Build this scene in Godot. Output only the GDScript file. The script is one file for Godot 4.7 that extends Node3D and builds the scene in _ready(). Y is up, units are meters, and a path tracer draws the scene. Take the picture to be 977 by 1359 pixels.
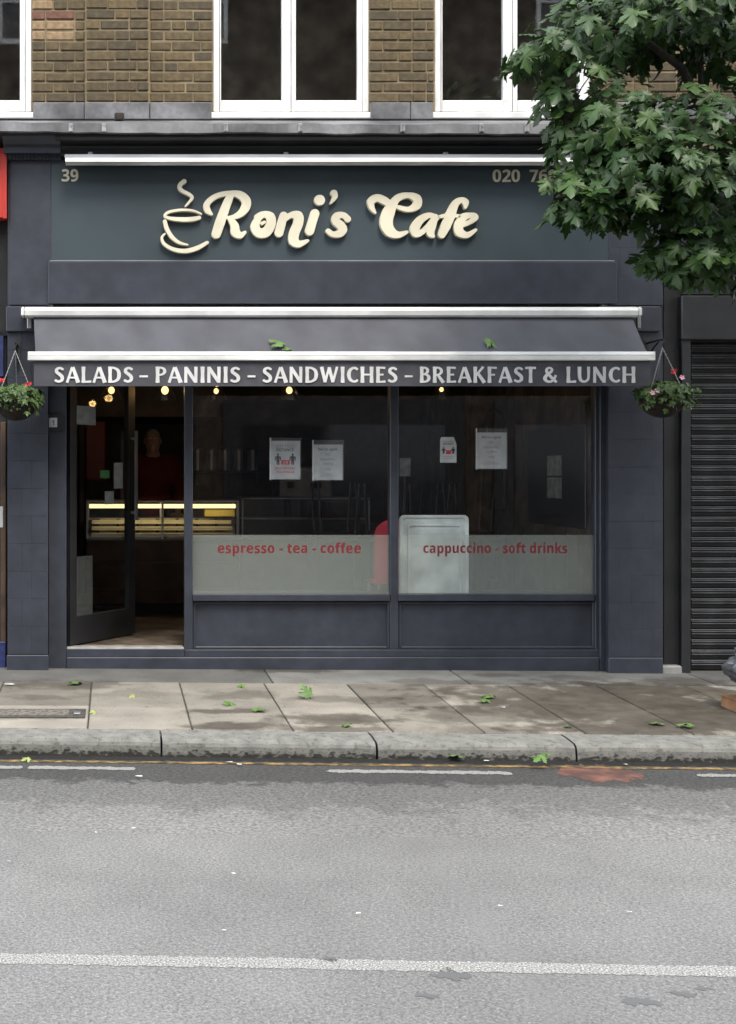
extends Node3D

# Photograph geometry: at the shopfront plane (z = 0) 182 photo pixels are one metre, the eye stands 9 m away.
const S := 182.0
const D := 9.0
const PX := 150.0
const PY := 630.0
const CH := 1.407
const FLOOR := 0.143
const CEIL := 2.78

var rng := RandomNumberGenerator.new()
var used := {}
var T := {}
var M := {}

func X(px: float, z := 0.0) -> float:
	return (px - PX) / S * (D - z) / D

func Y(py: float, z := 0.0) -> float:
	return CH - (py - PY) / S * (D - z) / D

func P(px: float, py: float, z := 0.0) -> Vector3:
	return Vector3(X(px, z), Y(py, z), z)

# ground: x along the shopfront, w metres out from it
func gz(x: float, w: float) -> float:
	return w + x * 0.0095 * clampf(w, 0.0, 3.3)

func gy(x: float, w: float) -> float:
	var b := -0.006 * x
	if w <= 2.2:
		return b - 0.025 * w
	if w < 12.4:
		return b - 0.1445 + 0.01 * (minf(w, 14.6 - w) - 2.2)
	return b - 0.03

func G(x: float, w: float, up := 0.0) -> Vector3:
	return Vector3(x, gy(x, w) + up, gz(x, w))

func w_of(py: float) -> float:
	var q := py - PY
	return (9.0 * q - CH * 1638.0) / (q + 41.0)

func ground_at(px: float, py: float, up := 0.0) -> Vector3:
	# where a sight line meets the pavement or the road
	var v := Vector3((px - PX) / 1638.0, -(py - PY) / 1638.0, -1.0)
	var t := 4.0
	for i in 40:
		var p := Vector3(0, CH, D) + v * t
		var w := p.z / (1.0 + p.x * 0.0095) if p.z < 3.3 else p.z - p.x * 0.031
		t += (p.y - gy(p.x, w)) / maxf(0.12, -v.y) * 0.5
	var q := Vector3(0, CH, D) + v * t
	return q + Vector3(0, up, 0)

# ---------------------------------------------------------------- mesh helpers
func mb() -> SurfaceTool:
	var st := SurfaceTool.new()
	st.begin(Mesh.PRIMITIVE_TRIANGLES)
	return st

func tri(st: SurfaceTool, a: Vector3, b: Vector3, c: Vector3, n: Vector3) -> void:
	if (b - a).cross(c - a).dot(n) > 0.0:
		var s := b
		b = c
		c = s
	for v in [a, b, c]:
		st.set_normal(n)
		st.add_vertex(v)

func face(st: SurfaceTool, pts: Array, ref: Vector3) -> void:
	var mid := Vector3.ZERO
	for p in pts:
		mid += p
	mid /= pts.size()
	var n := Vector3.ZERO
	for i in pts.size():
		n += (pts[i] - mid).cross(pts[(i + 1) % pts.size()] - mid)
	if n.length() < 1e-12:
		return
	n = n.normalized()
	if n.dot(mid - ref) < 0.0:
		n = -n
	for i in range(1, pts.size() - 1):
		tri(st, pts[0], pts[i], pts[i + 1], n)

func hexa(st: SurfaceTool, c: Array) -> void:
	# corners 0-3 one side, 4-7 the other, same order
	var m := Vector3.ZERO
	for p in c:
		m += p
	m /= 8.0
	for f in [[0, 1, 2, 3], [4, 5, 6, 7], [0, 1, 5, 4], [1, 2, 6, 5], [2, 3, 7, 6], [3, 0, 4, 7]]:
		face(st, [c[f[0]], c[f[1]], c[f[2]], c[f[3]]], m)

func cbox(st: SurfaceTool, c: Vector3, s: Vector3, b := 0.004) -> void:
	var h := s * 0.5
	b = minf(b, minf(h.x, minf(h.y, h.z)) * 0.8)
	var k := h - Vector3(b, b, b)
	for a in 3:
		var u := (a + 1) % 3
		var v := (a + 2) % 3
		for sg in [-1.0, 1.0]:
			var q := []
			for uv in [[-1, -1], [1, -1], [1, 1], [-1, 1]]:
				var p := Vector3.ZERO
				p[a] = h[a] * sg
				p[u] = k[u] * uv[0]
				p[v] = k[v] * uv[1]
				q.append(c + p)
			face(st, q, c)
		if b <= 0.0:
			continue
		for su in [-1.0, 1.0]:
			for sv in [-1.0, 1.0]:
				var q2 := []
				for e in [[-1, 0], [1, 0], [1, 1], [-1, 1]]:
					var p2 := Vector3.ZERO
					p2[a] = k[a] * e[0]
					p2[u] = (h[u] if e[1] == 0 else k[u]) * su
					p2[v] = (k[v] if e[1] == 0 else h[v]) * sv
					q2.append(c + p2)
				face(st, q2, c)
	if b > 0.0:
		for sx in [-1.0, 1.0]:
			for sy in [-1.0, 1.0]:
				for sz in [-1.0, 1.0]:
					face(st, [c + Vector3(h.x * sx, k.y * sy, k.z * sz), c + Vector3(k.x * sx, h.y * sy, k.z * sz), c + Vector3(k.x * sx, k.y * sy, h.z * sz)], c)

func bounds(st: SurfaceTool, a: Vector3, b: Vector3, bev := 0.004) -> void:
	cbox(st, (a + b) * 0.5, (b - a).abs(), bev)

func pbox(st: SurfaceTool, x0: float, y0: float, x1: float, y1: float, zf: float, depth: float, bev := 0.004) -> void:
	# a box whose front face, standing at zf, covers that part of the photograph
	bounds(st, Vector3(X(x0, zf), Y(y1, zf), zf - depth), Vector3(X(x1, zf), Y(y0, zf), zf), bev)

func profile(st: SurfaceTool, x0: float, x1: float, pts: Array) -> void:
	# closed outline of (z, y) swept along x
	var m := Vector2.ZERO
	for p in pts:
		m += p
	m /= pts.size()
	var n := pts.size()
	for i in n:
		var a: Vector2 = pts[i]
		var b: Vector2 = pts[(i + 1) % n]
		var d := (b - a).normalized()
		var nn := Vector3(0, -d.x, d.y)
		if Geometry2D.is_point_in_polygon((a + b) * 0.5 + Vector2(d.y, -d.x) * 0.0008, PackedVector2Array(pts)):
			nn = -nn
		tri(st, Vector3(x0, a.y, a.x), Vector3(x1, a.y, a.x), Vector3(x1, b.y, b.x), nn)
		tri(st, Vector3(x0, a.y, a.x), Vector3(x1, b.y, b.x), Vector3(x0, b.y, b.x), nn)
	var idx := Geometry2D.triangulate_polygon(PackedVector2Array(pts))
	for i in range(0, idx.size(), 3):
		for e in [[x0, -1.0], [x1, 1.0]]:
			tri(st, Vector3(e[0], pts[idx[i]].y, pts[idx[i]].x), Vector3(e[0], pts[idx[i + 1]].y, pts[idx[i + 1]].x), Vector3(e[0], pts[idx[i + 2]].y, pts[idx[i + 2]].x), Vector3(e[1], 0, 0))

func tube(st: SurfaceTool, pts: Array, rad: Array, sides := 8) -> void:
	var rings := []
	for i in pts.size():
		var d: Vector3 = (pts[mini(i + 1, pts.size() - 1)] - pts[maxi(i - 1, 0)]).normalized()
		var u := d.cross(Vector3.RIGHT if absf(d.x) < 0.8 else Vector3.UP).normalized()
		var v := d.cross(u)
		var r := []
		for k in sides:
			var a := TAU * k / sides
			r.append(pts[i] + (u * cos(a) + v * sin(a)) * rad[i])
		rings.append(r)
	for i in pts.size() - 1:
		for k in sides:
			var q := (k + 1) % sides
			for t3 in [[[i, k], [i, q], [i + 1, q]], [[i, k], [i + 1, q], [i + 1, k]]]:
				var vs := []
				for e in t3:
					vs.append(rings[e[0]][e[1]])
				var outn: Vector3 = (vs[0] + vs[1] + vs[2]) / 3.0 - (pts[i] + pts[i + 1]) * 0.5
				if (vs[1] - vs[0]).cross(vs[2] - vs[0]).dot(outn) > 0.0:
					t3 = [t3[0], t3[2], t3[1]]
				for e in t3:
					st.set_normal((rings[e[0]][e[1]] - pts[e[0]]).normalized())
					st.add_vertex(rings[e[0]][e[1]])
	face(st, rings[0], pts[1])
	face(st, rings[-1], pts[-2])

func lathe(st: SurfaceTool, c: Vector3, prof: Array, sides := 20) -> void:
	# (radius, height) pairs turned round the vertical through c
	for i in prof.size() - 1:
		var a: Vector2 = prof[i]
		var b: Vector2 = prof[i + 1]
		var d := b - a
		for k in sides:
			var vs := []
			for e in [[a, k], [a, k + 1], [b, k + 1], [b, k]]:
				var an: float = TAU * e[1] / sides
				vs.append(c + Vector3(cos(an) * e[0].x, e[0].y, sin(an) * e[0].x))
			var am := TAU * (k + 0.5) / sides
			var n := Vector3(cos(am) * d.y, -d.x, sin(am) * d.y).normalized()
			for t3 in [[0, 1, 2], [0, 2, 3]]:
				tri(st, vs[t3[0]], vs[t3[1]], vs[t3[2]], n)

func sheet(st: SurfaceTool, pts: Array) -> void:
	# horizontal polygon given as world points, facing up
	var p2 := PackedVector2Array()
	for p in pts:
		p2.append(Vector2(p.x, p.z))
	var idx := Geometry2D.triangulate_polygon(p2)
	for i in range(0, idx.size(), 3):
		tri(st, pts[idx[i]], pts[idx[i + 1]], pts[idx[i + 2]], Vector3.UP)

# ---------------------------------------------------------------- scene helpers
func numbered(called: String) -> String:
	used[called] = used.get(called, 0) + 1
	return called if used[called] == 1 else "%s_%03d" % [called, used[called] - 1]

func gpos(n: Node) -> Vector3:
	var p := Vector3.ZERO
	while n != self and n != null:
		p += n.position
		n = n.get_parent()
	return p

func tag(o: Node, label: String, category: String, group := "") -> Node:
	o.set_meta("label", label)
	o.set_meta("category", category)
	if group:
		o.set_meta("group", group)
	return o

func thing(called: String, label: String, category: String, at := Vector3.ZERO, group := "") -> Node3D:
	var o := Node3D.new()
	o.name = numbered(called)
	add_child(o)
	o.position = at
	tag(o, label, category, group)
	return o

func add(called: String, mesh: Mesh, m: Material, parent: Node, at := Vector3.ZERO, basis := Basis()) -> MeshInstance3D:
	var o := MeshInstance3D.new()
	o.name = numbered(called) if parent == self else called
	o.mesh = mesh
	o.material_override = m
	parent.add_child(o, true)
	o.basis = basis
	o.position = at - gpos(parent)
	return o

func obj(called: String, st: SurfaceTool, m: Material, parent: Node = self) -> MeshInstance3D:
	return add(called, st.commit(), m, parent)

func struct(called: String, st: SurfaceTool, m: Material) -> MeshInstance3D:
	var o := obj(called, st, m)
	o.set_meta("kind", "structure")
	return o

func pb(called: String, parent: Node, m: Material, x0: float, y0: float, x1: float, y1: float, zf: float, depth: float, bev := 0.004) -> MeshInstance3D:
	var st := mb()
	pbox(st, x0, y0, x1, y1, zf, depth, bev)
	return obj(called, st, m, parent)

# ---------------------------------------------------------------- materials
func noise(sd: int, freq: float, oct := 4, type := FastNoiseLite.TYPE_SIMPLEX_SMOOTH) -> FastNoiseLite:
	var n := FastNoiseLite.new()
	n.seed = sd
	n.frequency = freq
	n.noise_type = type
	n.fractal_octaves = oct
	if oct <= 1:
		n.fractal_type = FastNoiseLite.FRACTAL_NONE
	return n

func grey_tex(sd: int, freq: float, lo: float, hi: float, oct := 4, type := FastNoiseLite.TYPE_SIMPLEX_SMOOTH, size := 512, mid := 0.5) -> NoiseTexture2D:
	var t := NoiseTexture2D.new()
	t.width = size
	t.height = size
	t.seamless = true
	t.noise = noise(sd, freq, oct, type)
	var g := Gradient.new()
	g.offsets = PackedFloat32Array([maxf(0.0, mid - 0.35), minf(1.0, mid + 0.35)])
	g.colors = PackedColorArray([Color(lo, lo, lo), Color(hi, hi, hi)])
	t.color_ramp = g
	return t

func mat(lin: Color, rough: float, tex := "", scale := 1.0, bump := 0.0, btex := "grain", bscale := 0.0) -> StandardMaterial3D:
	var m := StandardMaterial3D.new()
	var c := lin.linear_to_srgb()
	c.a = lin.a
	m.albedo_color = c
	m.roughness = rough
	m.uv1_triplanar = true
	m.uv1_world_triplanar = true
	m.uv1_scale = Vector3.ONE * scale
	if tex:
		m.albedo_texture = T[tex]
	if bump > 0.0:
		m.heightmap_enabled = true
		m.heightmap_texture = T[btex]
		m.heightmap_scale = bump
	return m

func overlay(m: StandardMaterial3D, tex: String, scale: float) -> StandardMaterial3D:
	m.detail_enabled = true
	m.detail_blend_mode = BaseMaterial3D.BLEND_MODE_MUL
	m.detail_albedo = T[tex]
	m.detail_uv_layer = BaseMaterial3D.DETAIL_UV_2
	m.uv2_triplanar = true
	m.uv2_world_triplanar = true
	m.uv2_scale = Vector3.ONE * scale
	return m

func glow(c: Color, e: float) -> StandardMaterial3D:
	var m := StandardMaterial3D.new()
	m.albedo_color = c
	m.emission_enabled = true
	m.emission = c
	m.emission_energy_multiplier = e
	return m

func glass(a := 0.04, tint := Color(0.9, 0.95, 0.93)) -> StandardMaterial3D:
	var m := StandardMaterial3D.new()
	m.transparency = BaseMaterial3D.TRANSPARENCY_ALPHA
	m.albedo_color = Color(tint.r, tint.g, tint.b, a)
	m.roughness = 0.02
	return m

func make_materials() -> void:
	T.mottle = grey_tex(3, 0.006, 0.80, 1.0, 5)
	T.grain = grey_tex(5, 0.09, 0.55, 1.0, 3)
	T.blotch = grey_tex(9, 0.009, 0.55, 1.0, 5)
	T.soft = grey_tex(11, 0.004, 0.9, 1.0, 4)
	T.speck = grey_tex(13, 0.22, 0.62, 1.0, 2, FastNoiseLite.TYPE_SIMPLEX_SMOOTH, 1024)
	T.patch = grey_tex(15, 0.005, 0.92, 1.0, 5)
	T.cloth = grey_tex(17, 0.2, 0.86, 1.0, 2)
	T.wear = grey_tex(27, 0.02, 0.89, 1.0, 5)
	T.smudge = grey_tex(21, 0.012, 0.0, 1.0, 3, FastNoiseLite.TYPE_SIMPLEX_SMOOTH, 512, 0.55)
	M.navy = overlay(mat(Color(0.033, 0.038, 0.052), 0.42, "wear", 0.7, 0.05, "grain", 1), "wear", 0.17)
	M.board = overlay(mat(Color(0.037, 0.056, 0.067), 0.45, "soft", 0.5), "soft", 0.23)
	M.panel = overlay(mat(Color(0.034, 0.038, 0.052), 0.4, "wear", 0.55), "wear", 0.2)
	M.black = mat(Color(0.012, 0.012, 0.014), 0.5, "blotch", 0.6)
	M.blackwall = overlay(mat(Color(0.018, 0.019, 0.022), 0.5, "blotch", 0.6), "mottle", 0.2)
	M.shutter = mat(Color(0.014, 0.0145, 0.016), 0.27, "blotch", 0.8)
	M.highlight_rib = mat(Color(0.085, 0.087, 0.092), 0.36, "blotch", 0.8)  # worn metal tone, lightened to carry the sky highlights along the curls
	M.highlight_rib.metallic = 0.35
	M.white = overlay(mat(Color(0.84, 0.84, 0.82), 0.45, "soft", 1.1), "mottle", 0.4)
	M.frame = overlay(mat(Color(0.74, 0.74, 0.72), 0.5, "soft", 1.9), "soft", 0.4)
	M.alu = mat(Color(0.30, 0.31, 0.34), 0.35, "soft", 1.0)
	M.alu.metallic = 0.6
	M.lead = overlay(mat(Color(0.175, 0.175, 0.186), 0.6, "blotch", 0.45, 0.3, "mottle"), "wear", 1.7)
	M.leadlight = mat(Color(0.28, 0.28, 0.285), 0.6, "blotch", 4.0)
	M.mortar = overlay(mat(Color(0.33, 0.255, 0.15), 0.95, "speck", 2.0, 0.3, "grain"), "mottle", 1.3)
	M.cream = mat(Color(0.60, 0.56, 0.43), 0.45, "soft", 1.0)
	M.fabric = overlay(mat(Color(0.062, 0.064, 0.077), 0.8, "mottle", 0.9, 0.06, "cloth"), "wear", 0.27)
	M.lettering = mat(Color(0.52, 0.52, 0.515), 0.7, "soft", 2.0)
	M.pane = glass(0.0)
	M.film = StandardMaterial3D.new()
	M.film.transparency = BaseMaterial3D.TRANSPARENCY_ALPHA
	M.film.albedo_color = Color(0.64, 0.67, 0.64, 0.17)
	M.film.roughness = 0.7
	M.dimfilm = M.film.duplicate()
	M.dimfilm.albedo_color = Color(0.6, 0.62, 0.6, 0.07)
	M.redvinyl = mat(Color(0.15, 0.008, 0.012), 0.5)
	M.paper = mat(Color(0.47, 0.48, 0.485), 0.8, "soft", 3.0)
	M.sleeve = glass(0.04, Color(0.8, 0.85, 0.85))
	M.shadedpaper = mat(Color(0.25, 0.27, 0.27), 0.8, "mottle", 3.0)  # white paper painted darker: the dimness indoors is put into its colour
	M.ink = mat(Color(0.03, 0.03, 0.035), 0.8)
	M.redink = mat(Color(0.42, 0.02, 0.03), 0.8)
	M.greyink = mat(Color(0.22, 0.22, 0.23), 0.8)
	M.brickcols = []
	for c in [Color(0.20, 0.146, 0.072), Color(0.172, 0.126, 0.062), Color(0.150, 0.112, 0.058), Color(0.22, 0.156, 0.072), Color(0.178, 0.128, 0.062), Color(0.128, 0.098, 0.055)]:
		M.brickcols.append(overlay(mat(c * 0.9, 0.92, "mottle", 5.0, 0.35, "grain"), "speck", 2.3))
	M.brickred = overlay(mat(Color(0.24, 0.115, 0.075), 0.92, "mottle", 5.0, 0.3, "grain"), "speck", 2.3)
	M.brickpale = overlay(mat(Color(0.42, 0.29, 0.16), 0.92, "mottle", 5.0, 0.3, "grain"), "speck", 2.3)
	M.stone = mat(Color(0.26, 0.255, 0.24), 0.8, "mottle", 2.0)
	M.kerb = null
	M.wood = overlay(mat(Color(0.10, 0.055, 0.030), 0.55, "mottle", 1.2), "blotch", 0.4)
	M.tan = overlay(mat(Color(0.105, 0.075, 0.05), 0.8, "mottle", 1.0), "blotch", 0.5)
	M.tilewall = mat(Color(0.30, 0.235, 0.15), 0.35, "blotch", 7.0)
	M.grout = mat(Color(0.10, 0.08, 0.055), 0.9)
	M.dark = mat(Color(0.060, 0.052, 0.046), 0.5, "mottle", 1.0)
	M.ceiling = mat(Color(0.26, 0.235, 0.20), 0.9, "soft", 0.6)
	M.floor = overlay(mat(Color(0.21, 0.165, 0.125), 0.4, "mottle", 1.5), "blotch", 0.6)
	M.steel = mat(Color(0.45, 0.45, 0.46), 0.35, "mottle", 1.0)
	M.steel.metallic = 0.8
	M.chairred = mat(Color(0.55, 0.04, 0.07), 0.4, "soft", 1.0)
	M.plastic = overlay(mat(Color(0.70, 0.78, 0.755), 0.45, "soft", 1.0), "mottle", 0.9)
	M.redshirt = mat(Color(0.10, 0.010, 0.012), 0.9, "cloth", 6.0)
	M.skin = mat(Color(0.34, 0.20, 0.145), 0.55, "soft", 3.0)
	M.hair = mat(Color(0.52, 0.50, 0.47), 0.8, "grain", 5.0)
	M.trousers = mat(Color(0.03, 0.03, 0.04), 0.9, "cloth", 4.0)
	M.iron = mat(Color(0.02, 0.02, 0.021), 0.5, "blotch", 2.0)
	M.chain = mat(Color(0.16, 0.16, 0.16), 0.5)
	M.coir = overlay(mat(Color(0.035, 0.021, 0.013), 1.0, "grain", 2.0, 1.2, "grain"), "blotch", 3.0)
	M.bag = mat(Color(0.085, 0.09, 0.097), 0.22, "soft", 2.0)
	M.card = overlay(mat(Color(0.27, 0.135, 0.065), 0.85, "mottle", 2.0), "soft", 1.0)
	M.blue = mat(Color(0.025, 0.04, 0.16), 0.5, "blotch", 1.0)
	M.redsign = mat(Color(0.42, 0.028, 0.018), 0.45, "soft", 1.0)
	M.bark = mat(Color(0.045, 0.036, 0.028), 0.95, "blotch", 3.0, 1.0, "grain")
	M.leaves = []
	for c in [Color(0.026, 0.062, 0.014), Color(0.034, 0.076, 0.017), Color(0.020, 0.050, 0.013), Color(0.046, 0.092, 0.020), Color(0.030, 0.068, 0.018)]:
		var lm := mat(c, 0.44, "mottle", 6.0)
		lm.backlight_enabled = true
		lm.backlight = Color(c.r * 3.2, c.g * 3.0, c.b * 1.6).linear_to_srgb()
		lm.metallic_specular = 0.36
		M.leaves.append(lm)
	M.foliage = mat(Color(1, 1, 1), 0.44, "mottle", 6.0)
	M.foliage.metallic_specular = 0.36
	M.foliage.vertex_color_use_as_albedo = true
	M.foliage.backlight_enabled = true
	M.foliage.backlight = Color(0.45, 0.6, 0.25)
	M.fallen = mat(Color(0.075, 0.15, 0.028), 0.6, "mottle", 5.0)
	M.fallenpale = mat(Color(0.24, 0.28, 0.08), 0.6, "mottle", 5.0)
	M.litter = mat(Color(0.42, 0.42, 0.40), 0.7)
	M.redflower = mat(Color(0.50, 0.025, 0.03), 0.7)
	M.pinkflower = mat(Color(0.55, 0.30, 0.36), 0.7)

# ---------------------------------------------------------------- stroke lettering
func smooth_stroke(pts: Array, n: int) -> Array:
	var out := []
	for i in pts.size() - 1:
		var a: Vector3 = pts[maxi(i - 1, 0)]
		var b: Vector3 = pts[i]
		var c: Vector3 = pts[i + 1]
		var d: Vector3 = pts[mini(i + 2, pts.size() - 1)]
		for k in n:
			var t := float(k) / n
			var q := 0.5 * (2.0 * b + (c - a) * t + (2.0 * a - 5.0 * b + 4.0 * c - d) * t * t + (3.0 * b - a - 3.0 * c + d) * t * t * t)
			q.z = lerpf(b.z, c.z, t)
			out.append(q)
	out.append(pts[-1])
	return out

func glyph(strokes: Array, cell: float, depth: float, flat := false, sub := 4) -> ArrayMesh:
	# strokes: arrays of (x, y, half width) in metres, y up; returns an extruded shape, front at z = depth
	var lo := Vector2(1e9, 1e9)
	var hi := Vector2(-1e9, -1e9)
	for s in strokes:
		for p in s:
			lo = lo.min(Vector2(p.x - p.z, p.y - p.z))
			hi = hi.max(Vector2(p.x + p.z, p.y + p.z))
	lo -= Vector2.ONE * cell * 3
	var nx := int((hi.x - lo.x) / cell) + 5
	var ny := int((hi.y - lo.y) / cell) + 5
	var g := PackedFloat32Array()
	g.resize(nx * ny)
	g.fill(cell * 3.0)
	for s in strokes:
		var line: Array = smooth_stroke(s, sub) if s.size() > 2 else s
		for i in line.size() - 1:
			var a := Vector2(line[i].x, line[i].y)
			var b := Vector2(line[i + 1].x, line[i + 1].y)
			var ra: float = line[i].z
			var rb: float = line[i + 1].z
			var m := maxf(ra, rb) + cell * 2.5
			var x0 := maxi(0, int((minf(a.x, b.x) - m - lo.x) / cell))
			var x1 := mini(nx - 1, int((maxf(a.x, b.x) + m - lo.x) / cell) + 1)
			var y0 := maxi(0, int((minf(a.y, b.y) - m - lo.y) / cell))
			var y1 := mini(ny - 1, int((maxf(a.y, b.y) + m - lo.y) / cell) + 1)
			var ab := b - a
			var l2 := maxf(ab.length_squared(), 1e-12)
			var dir := ab.normalized()
			for iy in range(y0, y1 + 1):
				for ix in range(x0, x1 + 1):
					var p := lo + Vector2(ix, iy) * cell
					var t := clampf((p - a).dot(ab) / l2, 0.0, 1.0)
					var d := (p - a - ab * t).length() - lerpf(ra, rb, t)
					if flat:
						if i == 0:
							d = maxf(d, -(p - a).dot(dir))
						if i == line.size() - 2:
							d = maxf(d, (p - b).dot(dir))
					if d < g[iy * nx + ix]:
						g[iy * nx + ix] = d
	var st := mb()
	var off := [[0, 0], [1, 0], [1, 1], [0, 1]]
	for iy in ny - 1:
		for ix in nx - 1:
			var poly := []
			var cross := []
			for k in 4:
				var e: Array = off[k]
				var f: Array = off[(k + 1) % 4]
				var va: float = g[(iy + e[1]) * nx + ix + e[0]]
				var vb: float = g[(iy + f[1]) * nx + ix + f[0]]
				var pa := lo + Vector2(ix + e[0], iy + e[1]) * cell
				var pb2 := lo + Vector2(ix + f[0], iy + f[1]) * cell
				if va < 0.0:
					poly.append(pa)
				if (va < 0.0) != (vb < 0.0):
					var c2 := pa.lerp(pb2, va / (va - vb))
					poly.append(c2)
					cross.append([c2, va < 0.0])
			for i in range(1, poly.size() - 1):
				tri(st, Vector3(poly[0].x, poly[0].y, depth), Vector3(poly[i].x, poly[i].y, depth), Vector3(poly[i + 1].x, poly[i + 1].y, depth), Vector3.BACK)
			if depth > 0.003 and cross.size() == 2:
				var a2: Vector2 = cross[0][0]
				var b2: Vector2 = cross[1][0]
				var n2 := Vector2((b2 - a2).y, -(b2 - a2).x).normalized()
				var cent := Vector2.ZERO
				for q in poly:
					cent += q
				cent /= poly.size()
				if n2.dot((a2 + b2) * 0.5 - cent) < 0.0:
					n2 = -n2
				var n3 := Vector3(n2.x, n2.y, 0)
				tri(st, Vector3(a2.x, a2.y, depth), Vector3(b2.x, b2.y, depth), Vector3(b2.x, b2.y, 0), n3)
				tri(st, Vector3(a2.x, a2.y, depth), Vector3(b2.x, b2.y, 0), Vector3(a2.x, a2.y, 0), n3)
	return st.commit()

func text(parent: Node, what: String, x0: float, y0: float, x1: float, y1: float, z: float, m: Material, called := "lettering", depth := 0.001, bold := true, serif := false) -> void:
	var t := TextMesh.new()
	var f := SystemFont.new()
	f.font_names = PackedStringArray(["Droid Serif" if serif else "Droid Sans"])
	f.font_weight = 700 if bold else 400
	t.font = f
	t.text = what
	t.font_size = 64
	t.pixel_size = 0.01
	t.depth = 0.01
	var b := t.get_aabb()
	var sx := (X(x1, z) - X(x0, z)) / b.size.x
	var sy := (Y(y0, z) - Y(y1, z)) / b.size.y
	var sc := Vector3(sx, sy, depth / 0.01)
	var at := Vector3(X(x0, z) - b.position.x * sx, Y(y1, z) - b.position.y * sy, z)
	add(called, t, m, parent, at, Basis.from_scale(sc))

# ---------------------------------------------------------------- surface nets for the figure
func nets(st: SurfaceTool, sdf: Callable, lo: Vector3, hi: Vector3, cell: float) -> void:
	var n := Vector3i(((hi - lo) / cell).ceil()) + Vector3i.ONE
	var v := PackedFloat32Array()
	v.resize(n.x * n.y * n.z)
	for z in n.z:
		for y in n.y:
			for x in n.x:
				v[(z * n.y + y) * n.x + x] = sdf.call(lo + Vector3(x, y, z) * cell)
	var vert := {}
	for z in n.z - 1:
		for y in n.y - 1:
			for x in n.x - 1:
				var sum := Vector3.ZERO
				var cnt := 0
				var base := (z * n.y + y) * n.x + x
				for e in [[0, 0, 0, 0], [0, 1, 0, 0], [0, 0, 1, 0], [0, 1, 1, 0], [1, 0, 0, 0], [1, 1, 0, 0], [1, 0, 0, 1], [1, 1, 0, 1], [2, 0, 0, 0], [2, 1, 0, 0], [2, 0, 1, 0], [2, 1, 1, 0]]:
					var a := Vector3i.ZERO
					if e[0] == 0:
						a = Vector3i(0, e[1], e[2])
					elif e[0] == 1:
						a = Vector3i(e[1], 0, e[3])
					else:
						a = Vector3i(e[1], e[2], 0)
					var b := a
					b[e[0]] += 1
					var va := v[base + (a.z * n.y + a.y) * n.x + a.x]
					var vb := v[base + (b.z * n.y + b.y) * n.x + b.x]
					if (va < 0.0) != (vb < 0.0):
						sum += Vector3(a).lerp(Vector3(b), va / (va - vb))
						cnt += 1
				if cnt > 0:
					vert[Vector3i(x, y, z)] = lo + (Vector3(x, y, z) + sum / cnt) * cell
	var nor := {}
	for k in vert:
		var p: Vector3 = vert[k]
		var h := cell * 0.5
		nor[k] = Vector3(sdf.call(p + Vector3(h, 0, 0)) - sdf.call(p - Vector3(h, 0, 0)), sdf.call(p + Vector3(0, h, 0)) - sdf.call(p - Vector3(0, h, 0)), sdf.call(p + Vector3(0, 0, h)) - sdf.call(p - Vector3(0, 0, h))).normalized()
	for k in vert:
		for ax in 3:
			var u := (ax + 1) % 3
			var w := (ax + 2) % 3
			var k2: Vector3i = k
			var ku := k2
			ku[u] -= 1
			var kw := k2
			kw[w] -= 1
			var kuw := ku
			kuw[w] -= 1
			if not (vert.has(ku) and vert.has(kw) and vert.has(kuw)):
				continue
			var e2 := k2
			e2[ax] += 1
			var va2 := v[(k2.z * n.y + k2.y) * n.x + k2.x]
			var vb2 := v[(e2.z * n.y + e2.y) * n.x + e2.x]
			if (va2 < 0.0) == (vb2 < 0.0):
				continue
			for t3 in [[k2, ku, kuw], [k2, kuw, kw]]:
				var a3: Vector3 = vert[t3[0]]
				var fn: Vector3 = (vert[t3[1]] - a3).cross(vert[t3[2]] - a3)
				var order: Array = t3 if fn.dot(nor[k2]) < 0.0 else [t3[0], t3[2], t3[1]]
				for q in order:
					st.set_normal(nor[q])
					st.add_vertex(vert[q])

func cap(p: Vector3, a: Vector3, b: Vector3, ra: float, rb: float) -> float:
	var ab := b - a
	var t := clampf((p - a).dot(ab) / ab.length_squared(), 0.0, 1.0)
	return (p - a - ab * t).length() - lerpf(ra, rb, t)

func smin(a: float, b: float, k: float) -> float:
	var h := clampf(0.5 + 0.5 * (b - a) / k, 0.0, 1.0)
	return lerpf(b, a, h) - k * h * (1.0 - h)

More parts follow.
